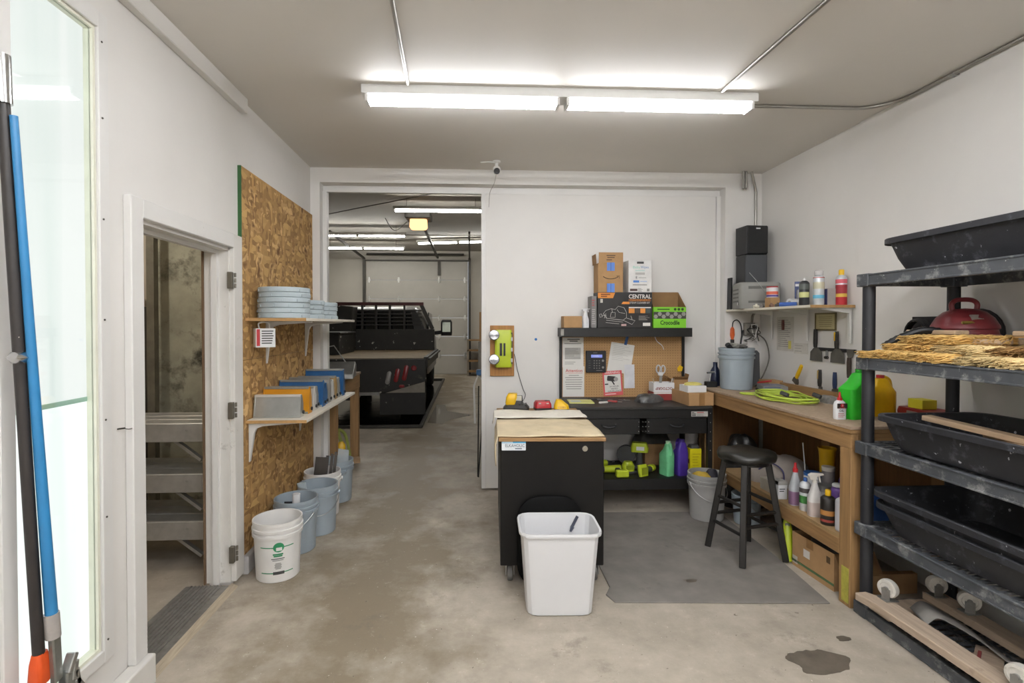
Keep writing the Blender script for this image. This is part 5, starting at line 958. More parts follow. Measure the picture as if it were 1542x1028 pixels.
t = thing('clipboard', 'black panel leaning against the wall behind the bench bucket', 'panel', (2.62, 4.62, BZ), rot=(R(-8), 0, R(-20))); MB().rl([(.12, .012, .005, 0), (.12, .012, .005, .31), (.08, .012, .005, .335)]).build('panel', blackp, t)
carton('wood_block_box', 'low brown box against the wall behind the black tray', 2.64, 2.77, 4.40, 4.56, BZ, BZ+.075, board)
t = thing('blue_bottle', 'dark blue bottle beside the bench bucket', 'bottle', (2.30, 4.70, BZ)); MB().lathe([(.04, 0), (.042, .01), (.042, .14), (.02, .18), (.02, .22), (.001, .22)], 18).build('body', mat('navy', '#1b2440', .3), t, smooth=35)
t = thing('bench_clamp', 'steel bar clamp standing at the far end of the bench', 'clamp', (2.19, 4.60, BZ)); MB().cyl((0, 0, 0), (.02, 0, .13), .006, n=8).build('screw', steel, t); MB().cyl((-.015, 0, .13), (.055, 0, .135), .009, n=8).build('bar', chrome, t); MB().box(-.03, .07, -.03, .03, 0, .05).build('base', blackp, t, bevel=.005)
t = thing('red_toolbox', 'low red tool case on the bench behind the rack', 'tool case', (2.69, 2.885, BZ)); MB().rl([(.16, .24, .02, 0), (.17, .25, .02, .05), (.16, .24, .02, .075)]).build('case', mat('case_red', '#8f2624', .45), t, smooth=35); MB().box(-.09, -.083, -.04, .04, .03, .06).build('latch', steel, t)
carton('yellow_pack', 'small yellow cardboard pack on the red tool case', 2.63, 2.72, 2.85, 2.95, BZ+.076, BZ+.13, flat('#d6c92f'))
# scrapers in the rail and on the magnetic strip
def knife(label, y, z, bw, hl, hm_, tilt=0, up=True, x=2.79, bl=.11, lean=0, hm2=None):
    t = thing('putty_knife', label, 'putty knife', (x, y, z), rot=(R(tilt), R(lean), 0)); s = 1 if up else -1
    MB().prism([(-bw/2, -s*bl), (bw/2, -s*bl), (bw/2*.92, -s*bl*.35), (.022, 0), (-.022, 0), (-bw/2*.92, -s*bl*.35)], -.0015, .0, 'x').build('blade', mat('knife_blade', '#77746d', .4, .7, var=.15), t)
    MB().rl([(.016, .03, .006, 0), (.024, .034, .01, hl*.25), (.022, .032, .01, hl*.8), (.018, .028, .008, hl)], Matrix.Translation((-.008, 0, 0)) @ (Matrix.Identity(4) if up else Matrix.Rotation(PI, 4, 'X'))).build('handle', hm_, t, smooth=40)
    if hm2: MB().rl([(.026, .018, .008, s*hl*.45), (.026, .018, .008, s*hl*.95)], Matrix.Translation((-.009, .009, 0))).build('handle_inlay', hm2, t, smooth=40)
    return t
tag(MB().box(2.788, 2.80, 3.58, 4.02, 1.395, 1.42).build('magnetic_strip', blackp), 'black magnetic tool strip on the right wall', 'strip')
hb = mat('handle_black', '#2a2725', .5, var=.3, scale=40, speck=('#b9b4ac', .15, 50))
knife('wide putty knife with a speckled black handle on the magnetic strip', 3.995, 1.42, .15, .145, hb, x=2.787); knife('wide putty knife with a yellow and black handle on the strip', 3.755, 1.42, .155, .13, hb, x=2.787, hm2=yell); knife('brown-handled paint scraper hanging blade up on the strip', 3.625, 1.36, .07, .15, mat('handle_brown', '#3f332b', .5), up=False, x=2.787, bl=.06)
knife('yellow-handled putty knife leaning in the bench rail', 4.16, 1.155, .09, .13, yell, tilt=32, x=2.74, bl=.06); knife('putty knife with a black and tan handle upright in the rail', 3.865, 1.12, .05, .13, hb, x=2.735, hm2=flat('#b99a5a'), bl=.03); knife('putty knife with a dark blue handle upright in the rail', 3.70, 1.125, .09, .12, mat('handle_blue', '#26355a', .4), x=2.735, bl=.04)
t = thing('spring_clip', 'small metal clip hanging on the magnetic strip', 'clip', (2.786, 3.87, 1.40)); MB().rl([(.01, .025, .004, -.06), (.012, .018, .004, 0)]).build('jaw', steel, t); MB().cyl((-.004, -.012, -.055), (-.004, .012, -.055), .012, n=10).build('spring', dkmetal, t)
t = thing('framed_licence', 'small framed yellowed certificate on the right wall', 'frame', (2.797, 3.90, 1.625), rot=(0, 0, -PI/2)); 
for a in ((-.12, .12, -.07, -.058), (-.12, .12, .058, .07), (-.12, -.108, -.058, .058), (.108, .12, -.058, .058)): MB().box(a[0], a[1], -.008, 0, a[2], a[3]).build('frame_strip', mat('frame_olive', '#6f6443', .5), t)
MB().box(-.108, .108, -.004, 0, -.058, .058).build('certificate', mat('cert', '#bdb389', .6, var=.06), t); lines(t, -.08, .08, -.045, .045, 6, -.0045, flat('#8a825f'), 5, .25, center=True)
t = thing('paper_list', 'typed paper list pinned to the right wall', 'paper', (2.797, 4.42, 1.52), rot=(0, 0, -PI/2)); MB().box(-.12, .12, -.002, 0, -.15, .15).build('sheet', mat('paper_dim', '#cbc7bf', .8), t); lines(t, -.10, .10, -.12, .13, 14, -.0023, inkg, 6, .3); MB().box(.05, .09, -.003, -.002, -.13, -.06).build('sticky_note', flat('#cfc665'), t)
t = thing('pocket_tool', 'small red-brown tool hanging on the typed paper list', 'tool', (2.789, 4.44, 1.60)); MB().rl([(.012, .03, .005, -.045), (.014, .034, .006, 0), (.012, .028, .005, .045)]).build('body', mat('maroon', '#5e2c24', .5), t, smooth=40)
t = thing('small_note', 'small pencilled note on the right wall beside the typed list', 'paper', (2.797, 4.20, 1.40), rot=(0, 0, -PI/2)); MB().box(-.09, .09, -.002, 0, -.045, .045).build('sheet', mat('paper_dim2', '#d0ccc4', .8), t); lines(t, -.08, .06, -.035, .035, 3, -.0023, flat('#a8a49c'), 4, .25)
# corner wiring
wm = mat('cable_dark', '#5a564f', .6)
t = thing('wire_cluster', 'cluster of tangled wires in the back right corner above the bench', 'wires', (0, 0, 0)); q = random.Random(3)
MB().box(2.62, 2.72, 4.76, 4.80, 1.50, 1.62).build('junction_box', mat('jbox', '#8c8880', .5), t, bevel=.004)
for k in range(6):
    P = [(2.68, 4.76, 1.60)]+[(2.67+q.uniform(-.07, .08), 4.73+q.uniform(-.04, .02), 1.56-.04*i+q.uniform(-.05, .05)) for i in range(4)]; MB().tube(spline(P), .0045, 5).build('wire', (wm, blackp, zincw)[k % 3], t)
MB().tube(spline([(2.72, 4.74, 1.52), (2.76, 4.66, 1.45), (2.76, 4.60, 1.30), (2.70, 4.58, 1.15), (2.62, 4.56, 1.06), (2.55, 4.52, BZ+.01)]), .006, 6).build('wire', wm, t); MB().tube(spline([(2.60, 4.76, 1.55), (2.57, 4.75, 1.40), (2.58, 4.74, 1.2)]), .008, 6).build('wire', blackp, t)
MB().tube(spline([(2.69, 4.77, 1.62), (2.70, 4.775, 1.68), (2.72, 4.78, 1.712)]), .012, 6).build('conduit_tail', cm, t)
t = thing('tester', 'orange handled tester hanging by a black cord on the back wall trim', 'tester', (2.515, 4.80, 1.49)); MB().rl([(.02, .02, .008, -.03), (.042, .03, .012, .01), (.036, .026, .011, .07), (.014, .014, .006, .09)]).build('grip', mat('tester_orange', '#d2602a', .45), t, smooth=40); MB().cyl((0, 0, -.12), (0, 0, -.03), .014, .018, 12).build('barrel', blackp, t, smooth=40); MB().tube(spline([(0, 0, .09), (.01, 0, .14), (.05, 0, .155), (.085, 0, .10), (.09, 0, -.03), (.07, 0, -.13)]), .005, 6).build('cord', blackp, t)
# ---- upper shelf on the right wall
us = thing('corner_shelf', 'white wall shelf with cans in the right corner', 'shelf', (0, 0, 0)); SZ = 1.745
MB().box(2.45, 2.785, 3.58, 4.80, SZ-.02, SZ).build('board', shw, us, bevel=.002); MB().box(2.45, 2.785, 3.577, 3.58, SZ-.02, SZ).build('raw_end', rawe, us)
for y in (3.62, 4.10, 4.6): MB().prism([(2.785, SZ-.02), (2.55, SZ-.02), (2.55, SZ-.03), (2.765, SZ-.06), (2.775, SZ-.28), (2.785, SZ-.28)], y-.012, y+.012, 'y').build('bracket', zincw, us, bevel=.002)
t = thing('stereo', 'silver grey stereo unit on the corner shelf under the speakers', 'stereo', (2.60, 4.55, SZ), R(-14)); sg = mat('stereo_grey', '#8e8d88', .45, var=.06)
MB().rl([(.33, .27, .03, 0), (.34, .28, .035, .01), (.34, .28, .035, .22), (.32, .26, .03, .235)]).build('cabinet', sg, t, smooth=30); MB().box(-.10, .14, -.1425, -.14, .175, .20).build('slot', mat('stereo_dark', '#62615d', .5), t); MB().box(-.10, .14, -.1425, -.14, .05, .07).build('slot', MATS['stereo_dark'], t)
for i in range(4): MB().box(-.172, -.17, -.09, .09, .06+i*.035, .075+i*.035).build('vent', MATS['stereo_dark'], t)
MB().cyl((-.176, -.09, .045), (-.17, -.09, .045), .014, n=14).build('knob', chrome, t)
tag(MB().tube(spline([(2.455, 4.40, 2.06), (2.52, 4.36, 1.96), (2.60, 4.372, 1.86), (2.64, 4.38, 1.78)]), .003, 5).build('antenna', steel), 'thin antenna slanting before the grey stereo', 'antenna')
for k, (z, rz, lb) in enumerate(((SZ+.235, -4, 'lower grey-black loudspeaker standing on the stereo'), (SZ+.236+.262, 3, 'upper black loudspeaker standing on the other loudspeaker'))):
    t = thing('loudspeaker', lb, 'speaker', (2.60, 4.63, z), R(rz)); MB().box(-.10, .10, -.09, .09, 0, .26).build('cabinet', blackp, t, bevel=.004)
    g_ = MB().box(-.097, .097, -.105, -.09, .006, .254).build('grille', mat('grille_%d' % k, ('#45474a', '#222222')[k], .8, var=.1, scale=200), t, bevel=.006)
    if k: MB().box(-.02, .02, -.1065, -.105, .225, .236).build('badge', white, g_); MB().prism([(-.09, .01), (.09, .01), (.09, .03), (.04, .06), (-.04, .06), (-.09, .03)], -.1063, -.105, 'y').build('grille_curve', mat('grille_dark', '#151515', .6), g_)
tag(MB().box(-.006, .006, -.035, .035, 0, .30).build('leaning_board', blackp, loc=(2.462, 4.757, SZ), rot=(0, R(1), 0)), 'thin dark panel beside the speakers on the corner shelf', 'panel')
can('white tub with a red lid standing on a cardboard block', 2.525, 4.17, SZ+.083, .044, .092, white, redp, bands=((.025, .05, flat('#d0634a')), (.006, .022, flat('#5a4a8c'))), name='paint_tub', dome=False)
carton('card_block', 'small cardboard block under the red-lidded tub', 2.485, 2.565, 4.13, 4.21, SZ, SZ+.082, board)
t = thing('blue_pack', 'blue and grey blister pack leaning on the wall behind the tape', 'pack', (2.70, 4.06, SZ), rot=(R(-6), 0, R(-30))); MB().box(-.045, .045, -.012, 0, .0, .21).build('card', flat('#3f4a72'), t); MB().rl([(.06, .03, .012, .03), (.07, .035, .014, .09), (.06, .03, .012, .14)], Matrix.Translation((0, -.02, 0))).build('blister', mat('blister', '#8a8a90', .3), t, smooth=35); MB().box(-.04, .04, -.0128, -.012, .17, .19).build('print', white, t)
t = thing('tape_tube', 'white cylindrical tape roll lying on the corner shelf', 'roll', (2.60, 3.98, SZ+.06), R(15)); MB().cyl((-.06, 0, 0), (.06, 0, 0), .032, n=20).build('roll', white, t, smooth=35); MB().cyl((-.061, 0, 0), (-.055, 0, 0), .016, n=14).build('core', flat('#a39c90'), t); t.location.z = SZ+.0325
tag(MB().cyl((2.47, 3.98, SZ+.018), (2.56, 3.90, SZ+.018), .017, n=14).build('blue_tube', flat('#3c5fa8')), 'short blue tube lying at the front edge of the corner shelf', 'tube')
for i, (x, y, hx, lb) in enumerate(((2.48, 4.33, '#d8d2bf', 'pale knob lying on the corner shelf beside the stereo'), (2.50, 4.27, '#6a6560', 'dark metal fitting lying on the corner shelf'), (2.475, 4.10, '#7a5a48', 'brown brass fitting lying before the cardboard block'), (2.50, 4.05, '#4a4642', 'black valve fitting lying before the cardboard block'))):
    t = thing('fitting', lb, 'fitting', (x, y, SZ), R(40*i)); MB().cyl((-.022, 0, .014), (.022, 0, .014), .014, .011, 10).build('body', flat(hx), t, smooth=40); MB().cyl((0, 0, .014), (0, 0, .036), .009, n=8).build('stem', flat(hx), t, smooth=40)
can('black spray can on the corner shelf beside the tape roll', 2.505, 3.73, SZ, .034, .195, mat('can_black', '#37383a', .35, .3), zincw, bands=((.06, .10, flat('#c9c98a')), (.12, .16, flat('#5a5f5a'))), caph=.015, capr=.3)
can('tall white and blue spray can with a clear cap', 2.575, 3.67, SZ, .036, .235, mat('can_white', '#cfd3d6', .3, .3), mat('clear_cap', '#d7d3d0', .2, alpha=.6), bands=((.20, .206, flat('#b0564a')), (.12, .17, flat('#c9c4a9')), (.05, .075, flat('#69b7d6'))), caph=.03, capr=.8)
t = carton('grey_tin', 'plain grey box with a dark blue side on the corner shelf', 2.635, 2.70, 3.66, 3.72, SZ, SZ+.125, mat('tin_grey', '#a7a29d', .5)); MB().box(-.036, -.0325, -.03, .03, 0, .12).build('blue_side', flat('#2f3561'), t)
can('white and red spray can with a yellow cap at the shelf end', 2.737, 3.655, SZ, .036, .235, mat('can_pale', '#c9ccd0', .3, .3), yell, bands=((.0, .06, flat('#b3242c')), (.06, .085, flat('#d9b34a')), (.085, .15, flat('#a03038')), (.16, .19, flat('#d2606a'))), caph=.035, capr=.5)
# ---- lower bench shelf
LZ = .38
sprayer('clear squirt bottle half full of purple liquid on the lower bench shelf', 2.205, 3.36, LZ, mat('bottle_clear', '#c3c6c9', .3, alpha=.85), redp, .285, 0, .075, .06, mat('liquid_purple', '#8a6a86', .3), trig=False)
t = carton('white_carton', 'small white carton beside the squirt bottle on the lower bench shelf', 2.15, 2.215, 3.46, 3.54, LZ, LZ+.125, white); lines(t, -.025, .025, .05, .08, 2, -.0405, ink, 3, .4); MB().box(-.0325, .0325, -.0402, .04, .10, .1255).build('lid', flat('#9b9892'), t)
can('white can with a green leaf print on the lower bench shelf', 2.205, 3.255, LZ, .034, .20, mat('can_white2', '#d3d5d6', .3, .2), mat('cap_blue', '#3a5f9c', .4), bands=((.05, .10, flat('#3e7a3a')), (.12, .15, flat('#4a4544'))), caph=.02, capr=.35)
sprayer('white trigger spray bottle on the lower bench shelf', 2.20, 3.155, LZ, mat('bottle_milky', '#d8d4cf', .35), mat('trigger_white', '#d9d3c9', .4), .275, R(170), .08, .06, mat('liquid_dust', '#c4b5ad', .5))
can('black round can with a yellow cap on the lower bench shelf', 2.19, 3.02, LZ, .040, .185, mat('can_black2', '#26221f', .35), yell, bands=((.02, .035, flat('#8c3a30')), (.06, .09, flat('#a8743a'))), caph=.03, capr=.4)
t = can('tall white and purple solvent can beside the bench leg', 2.205, 2.915, LZ, .038, .205, mat('can_white3', '#c9c8cf', .35), white, bands=((.01, .165, flat('#cfcdd2')),), caph=.025, capr=.42, name='solvent_can'); MB().lathe([(.0392, .02), (.0392, .15)], 6, a0=R(225), a1=R(255)).build('label_stripe', flat('#574a7c'), t)
can('purple spray can behind the black can', 2.31, 3.10, LZ, .036, .215, mat('can_purple', '#6a4a8f', .35), white, bands=((.1, .13, flat('#b9b3c4')),), caph=.012, capr=.85)
can('white tub with a blue lid on the lower bench shelf', 2.37, 3.42, LZ, .055, .20, white, mat('lid_blue', '#2f62a3', .4), name='plastic_tub', dome=False)
can('silver paint can behind the trigger sprayer', 2.33, 3.24, LZ, .045, .17, mat('can_silver', '#a9a7a3', .3, .7), steel, bands=((.02, .13, flat('#b9b6b2')),), name='paint_can', dome=False)
can('red and silver can near the back of the lower bench shelf', 2.42, 3.08, LZ, .046, .21, mat('can_red', '#8f3036', .35), steel, bands=((.14, .18, flat('#b8b4b0')),), name='paint_can', dome=True, caph=.015)
t = thing('purple_bottle', 'dark purple bottle at the back of the lower bench shelf', 'bottle', (2.50, 3.27, LZ)); MB().lathe([(.045, 0), (.048, .01), (.048, .18), (.02, .25), (.018, .30), (.001, .30)], 18).build('body', mat('bottle_purple', '#4d3591', .3), t, smooth=35); MB().lathe([(.022, .29), (.01, .36), (.001, .37)], 14).build('cap', mat('cap_purple', '#3a2a66', .4), t)
can('grey jar with a pale lid behind the blue-lidded tub', 2.40, 3.31, LZ, .038, .27, mat('jar_grey', '#76706f', .4), flat('#c9c2b8'), name='jar', dome=False)
t = thing('funnel', 'yellow funnel hanging behind the bottles on the lower bench shelf', 'funnel', (2.50, 3.46, LZ)); MB().lathe([(.045, 0), (.045, .2), (.05, .33), (.06, .36), (.055, .36), (.04, .2), (.04, .005), (.001, .005)], 18).build('cone', yell, t, smooth=40)
tag(MB().cyl((2.40, 3.52, LZ), (2.37, 3.53, LZ+.38), .004, n=6).build('white_rod', white), 'thin white rod leaning behind the blue-lidded tub', 'rod')
rumple('drawstring_bag', 'grey cloth drawstring bag on the lower bench shelf', 'bag', 2.43, 3.86, LZ, .42, .34, .20, mat('bag_cloth', '#a39a92', .9, var=.12, scale=8, bump=.3), 15)
tag(MB().tube(spline([(2.24, 3.86, LZ+.10), (2.29, 3.77, LZ+.165), (2.33, 3.70, LZ+.13), (2.32, 3.665, LZ+.06)]), .005, 5).build('drawstring', flat('#4d4a72')), 'dark blue drawstring trailing down the cloth bag', 'string')
t = carton('green_label_carton', 'pale carton with a green label on the lower bench shelf', 2.17, 2.27, 3.58, 3.72, LZ, LZ+.085, flat('#b9b3a6')); MB().box(-.04, .03, -.0706, -.07, .02, .05).build('label', flat('#3f8a5c'), t)
rumple('black_sack', 'black plastic sack at the back under the timber bench', 'sack', 2.42, 4.45, .0, .36, .30, .62, mat('sack_black', '#2c2b29', .35, var=.3, bump=.5), 17)
t = thing('floor_lamp_tool', 'lime and grey portable work lamp on the floor under the bench', 'work light', (2.165, 3.38, 0), R(-30)); MB().rl([(.06, .13, .025, 0), (.07, .14, .03, .10), (.06, .10, .025, .20), (.035, .05, .015, .28)], Matrix.Rotation(R(-8), 4, 'X')).build('body', lime, t, smooth=35); MB().rl([(.05, .03, .012, .06), (.055, .035, .014, .16), (.03, .02, .008, .25)], Matrix.Translation((.0, -.055, 0)) @ Matrix.Rotation(R(-14), 4, 'X')).build('lens', mat('lamp_grey', '#6f6e6b', .35), t, smooth=35); MB().cyl((-.045, 0, .12), (.045, 0, .12), .03, n=14).build('pivot', lime, t, smooth=35)
t = opencarton('floor_carton', 'open brown carton with a green stripe on the floor under the bench', 2.285, 3.14, 0, .27, .36, .225, board, boardd, R(4), (('f', .13, 150),)); t.location = (2.30, 3.135, 0)
MB().box(-.1362, -.135, -.18, .18, .03, .045).build('print_stripe', flat('#4f6b45'), t); MB().box(-.1364, -.1352, .02, .075, .10, .15, Matrix.Identity(4)).build('label', flat('#d3cdc4'), t); MB().box(-.1362, -.135, .13, .175, .02, .07).build('print_code', flat('#b9b2a4'), t); MB().box(-.1362, -.135, -.15, -.12, .15, .19).build('print_arrows', flat('#5a452c'), t); MB().box(-.1362, -.135, -.01, .05, .17, .225).build('tape', mat('parcel_tape', '#8f6b42', .4), t)
rumple('carton_liner', 'dark plastic bundle inside the open floor carton', 'bundle', 2.31, 3.13, .17, .20, .28, .08, mat('liner_dark', '#4a4641', .45, var=.3, bump=.5), 31)
carton('flat_carton', 'flattened brown carton on the floor behind the bench leg', 2.33, 2.66, 2.90, 2.94, 0, .12, board)

t = thing('blue_jug', 'blue plastic jug on the lower bench shelf behind the bench leg', 'jug', (2.44, 2.96, LZ)); MB().rl([(.12, .09, .025, 0), (.13, .10, .03, .02), (.13, .10, .03, .16), (.05, .05, .02, .22)]).build('body', mat('jug_blue', '#27508f', .35), t, smooth=35); MB().lathe([(.022, .21), (.022, .245), (.001, .245)], 14).build('cap', blackp, t, smooth=35)
t = thing('wall_nail', 'bent nail with a loose wire end in the left wall by the doorway', 'nail', (XL, 2.205, 1.165)); MB().cyl((0, 0, 0), (.03, 0, .004), .0035, n=8).build('shank', dkmetal, t); MB().tube(spline([(.026, 0, .003), (.03, .03, -.006), (.028, .07, -.004)]), .0018, 5).build('wire_end', dkmetal, t)
# ================================================================ black plastic shelving rack
rk = thing('shelving_rack', 'black plastic shelving rack against the right wall', 'rack', (0, 0, 0))
RX0, RX1, RY0, RY1 = 2.145, 2.70, 1.50, 2.735
TOPS = (.065, .507, .955, 1.42, 1.875)
for z in TOPS:
    b = MB(); h_ = .062
    b.box(RX0, RX0+.02, RY0, RY1, z-h_, z).box(RX1-.02, RX1, RY0, RY1, z-h_, z).box(RX0+.02, RX1-.02, RY0, RY0+.02, z-h_, z).box(RX0+.02, RX1-.02, RY1-.02, RY1, z-h_, z)
    b.box(RX0-.004, RX0, RY0+.05, RY1-.05, z-.010, z).box(RX0-.004, RX0, RY0+.05, RY1-.05, z-h_, z-h_+.010)
    sh = b.build('shelf', greyp, rk, bevel=.003)
    # moulded deck: lattice with slots
    g = MB(); n = 6
    for i in range(n+1): x = RX0+.02+(RX1-RX0-.04)*i/n; g.box(x-.010, x+.010, RY0+.02, RY1-.02, z-.012, z-.002)
    for j in range(27): y = RY0+.035+(RY1-RY0-.07)*j/26; g.box(RX0+.02, RX1-.02, y-.008, y+.008, z-.014, z-.003)
    g.build('deck_lattice', greyp, sh)
    for x, y in ((RX0+.035, RY1-.035), (RX1-.035, RY1-.035), (RX0+.035, RY0+.035), (RX1-.035, RY0+.035)): MB().box(x-.042, x+.042, y-.042, y+.042, z-h_-.004, z+.003).build('corner_socket', greyp, sh, bevel=.004)
for k in range(4):
    for x, y in ((RX0+.035, RY1-.035), (RX1-.035, RY1-.035), (RX0+.035, RY0+.035), (RX1-.035, RY0+.035)): MB().cyl((x, y, TOPS[k]), (x, y, TOPS[k+1]-.062), .030, n=18).build('post', postp, rk, smooth=50)
# ---- mortar tubs
def tub(label, x, y, z, w_=.60, d_=.90, h_=.18, rz=0, rot=None):
    t = thing('mortar_tub', label, 'tub', (x, y, z), rz)
    if rot: t.rotation_euler = rot
    S = [(w_*.70, d_*.78, .07, 0), (w_*.78, d_*.85, .09, .012), (w_*.86, d_*.90, .09, .07), (w_*.92, d_*.945, .085, h_-.035), (w_*.925, d_*.95, .085, h_-.03), (w_*.985, d_*.99, .09, h_-.022), (w_, d_, .095, h_-.03), (w_, d_, .095, h_-.004), (w_*.985, d_*.99, .09, h_), (w_*.925, d_*.952, .08, h_-.002), (w_*.90, d_*.935, .08, h_-.03), (w_*.84, d_*.89, .085, .07), (w_*.75, d_*.83, .08, .016)]
    MB().rl(S, n=6).build('basin', tubp, t, smooth=32); return t
tub('black mortar tub on the top shelf of the rack', 2.50, 2.235, 1.878)
tub('black mortar tub holding brushes on the middle shelf of the rack', 2.405, 2.13, .958, w_=.62, d_=.92)
tub('lower black mortar tub of the nested pair on the rack', 2.42, 2.17, .510, w_=.60, d_=.91, h_=.165); tub('upper black mortar tub of the nested pair on the rack', 2.42, 2.165, .562, w_=.62, d_=.93, h_=.175)
# ---- brushes: wooden block with tampico fibre
woodp = mat('brush_wood', '#c4a98a', .75, var=.18, scale=4, grain=0); fib = mat('tampico', '#d6b06a', .95, var=.3, scale=9, bump=.5); fib2 = mat('tampico_pale', '#d8bf8a', .95, var=.3, scale=9, bump=.5); fib3 = mat('tampico_brown', '#a57f4c', .95, var=.3, scale=9, bump=.5)
def brush(label, x, y, z, rz, ln=.30, m=fib, tilt=0, roll=0, seed=0, bl=.11):
    t = thing('texture_brush', label, 'brush', (x, y, z), rot=(R(roll), R(tilt), R(rz))); t['group'] = 'texture brushes on the rack'; q = random.Random(seed)
    MB().box(-ln/2, ln/2, 0, .075, 0, .026).build('wood_block', woodp, t, bevel=.004)
    # fibre skirt: dense wavy tufts bending out of the block
    b = MB(); n = 58
    for i in range(n):
        u = -ln/2+.006+(ln-.012)*i/(n-1)
        for k in range(4):
            L = bl*q.uniform(.75, 1.1); sx = .022*math.sin(u*26+seed)+q.uniform(-.016, .016); z0 = .006+.009*k
            p = [(u, .005, z0), (u+sx*.3, -L*.4, z0+.005+q.uniform(-.004, .006)), (u+sx*.7, -L*.75, z0+q.uniform(-.006, .004)), (u+sx, -L, max(.001, z0-.004+q.uniform(-.006, .010)))]
            w0 = .0045
            V = []; F = []
            for j, pt in enumerate(p):
                ww = w0*(1-.22*j)+.001; hh = .0048*(1-.25*j)+.0005
                V += [(pt[0]-ww, pt[1], pt[2]), (pt[0], pt[1], pt[2]+hh), (pt[0]+ww, pt[1], pt[2]), (pt[0], pt[1], pt[2]-hh)]
            for j in range(3):
                for a in range(4): F.append((j*4+a, j*4+(a+1) % 4, (j+1)*4+(a+1) % 4, (j+1)*4+a))
            F.append((12, 13, 14, 15)); b.add(V, F)
    o = b.build('fibre_skirt', m, t, smooth=50); o['kind'] = 'stuff'; return t
SB = 1.421
BR = [('golden texture brush at the post end of the brush shelf', 2.245, 2.60, SB, -80, .26, fib), ('golden texture brush lying flat at the shelf front edge', 2.25, 2.36, SB, -92, .32, fib), ('pale texture brush at the front edge right of the golden one', 2.26, 2.02, SB, -88, .30, fib2),
      ('brown texture brush lying behind the front brushes', 2.345, 2.60, SB, -80, .26, fib3), ('golden texture brush in the middle of the brush shelf', 2.38, 2.30, SB, -96, .30, fib), ('pale texture brush behind the pale front brush', 2.46, 2.0, SB, -84, .30, fib2),
      ('golden texture brush stacked on the post end brushes', 2.33, 2.53, SB+.042, -86, .30, fib), ('pale texture brush stacked over the front brush', 2.32, 2.22, SB+.042, -100, .32, fib2), ('brown texture brush stacked above the pale front brush', 2.35, 1.97, SB+.042, -78, .28, fib3),
      ('golden texture brush on the upper layer before the vacuum', 2.35, 2.42, SB+.085, -94, .32, fib), ('pale texture brush on the upper layer near the back post', 2.52, 2.16, SB+.044, -104, .30, fib2), ('golden texture brush on top of the heap beside the back post', 2.43, 2.28, SB+.088, -80, .22, fib)]
for i, (lb, x, y, z, rz, ln, m) in enumerate(BR): brush(lb, x, y, z, rz, ln, m, seed=i)
for i, (x, y, rz, ln, lb) in enumerate(((2.42, 2.55, 82, .34, 'pale brush block without fibres on top of the brush heap'), (2.36, 2.30, 96, .30, 'grey brush block lying on the middle of the brush heap'), (2.40, 2.0, 88, .26, 'brush block lying on the far layer of the brush heap'))):
    t = thing('brush_block', lb, 'brush', (x, y, SB+.128 if i != 1 else SB+.09), R(rz)); MB().box(-ln/2, ln/2, -.035, .035, 0, .024).build('block', woodp, t, bevel=.005); MB().box(-ln/2+.01, ln/2-.01, -.033, .033, -.006, 0).build('stub_fibre', fib3, t)
# brushes in the middle tub
tag(MB().box(-.22, .22, -.03, .03, 0, .026).build('timber_strip', woodp, loc=(2.36, 2.28, 1.10), rot=(R(0), R(4), R(-80)), bevel=.003), 'timber strip lying across the middle mortar tub', 'strip')
for i, (x, y, rz, lb, m) in enumerate(((2.38, 2.10, -95, 'pale texture brush lying in the middle mortar tub', fib2), (2.40, 1.90, -60, 'tan texture brush lying in the middle mortar tub', fib))): brush(lb, x, y, .985+.05*i, rz, .28, m, seed=30+i, bl=.13)
for i, (x, y) in enumerate(((2.34, 2.20), (2.46, 2.16))): tag(MB().box(-.17, .17, -.035, .035, 0, .03).build('wood_offcut', woodp, loc=(x, y, 1.05+.02*i), rot=(0, R(-3), R(-70-30*i)), bevel=.003), ('pale wood offcut in the middle mortar tub', 'second wood offcut crossing the pale one in the middle tub')[i], 'offcut')
# ---- small red shop vacuum
vm = mat('vac_red', '#7d2f33', .4, var=.1, dirt=('#a08078', .2, 12)); v = thing('shop_vacuum', 'small dusty red shop vacuum on the rack behind the brushes', 'vacuum', (2.555, 2.53, SB), R(-10))
MB().lathe([(.105, 0), (.12, .01), (.125, .09), (.135, .10)], 28).build('drum', blackp, v, smooth=35)
MB().lathe([(.140, .095), (.146, .10), (.146, .125), (.135, .132), (.13, .155), (.138, .16), (.136, .175), (.115, .215), (.085, .245), (.05, .26), (.001, .265)], 28).build('motor_head', vm, v, smooth=40)
MB().tube(spline([(-.055, 0, .245), (-.06, 0, .285), (-.04, 0, .305), (0, 0, .31), (.04, 0, .305), (.06, 0, .285), (.055, 0, .245)]), .012, 8).build('handle', vm, v, smooth=50)
MB().cb((-.02, -.105, .215), (.05, .012, .03), (R(-42), 0, 0)).build('badge', mat('badge', '#a39a90', .5), v); MB().cb((-.06, -.115, .19), (.06, .01, .012), (R(-42), 0, 0)).build('badge_strip', mat('badge_y', '#8a7a35', .5), v); MB().cb((.03, -.145, .11), (.05, .02, .03)).build('latch', vm, v, bevel=.005)
t = thing('vacuum_hose', 'black corrugated vacuum hose lying over the brushes by the rack post', 'hose', (0, 0, 0)); P = spline([(2.44, 2.52, SB+.14), (2.36, 2.56, SB+.15), (2.29, 2.62, SB+.11), (2.24, 2.67, SB+.06)], 8); MB().tube(P, [.021 if i % 2 else .018 for i in range(len(P))], 10).build('tube', blackp, t, smooth=30)
t = thing('hose_coil', 'black coiled hose standing against the wall behind the vacuum', 'hose', (2.75, 2.64, SB)); 
for k in range(3): MB().tube([(-.012*k, .12*math.cos(a), .135+.115*math.sin(a)) for a in [2*PI*i/22 for i in range(22)]], .018, 8, True).build('loop', blackp, t, smooth=50)
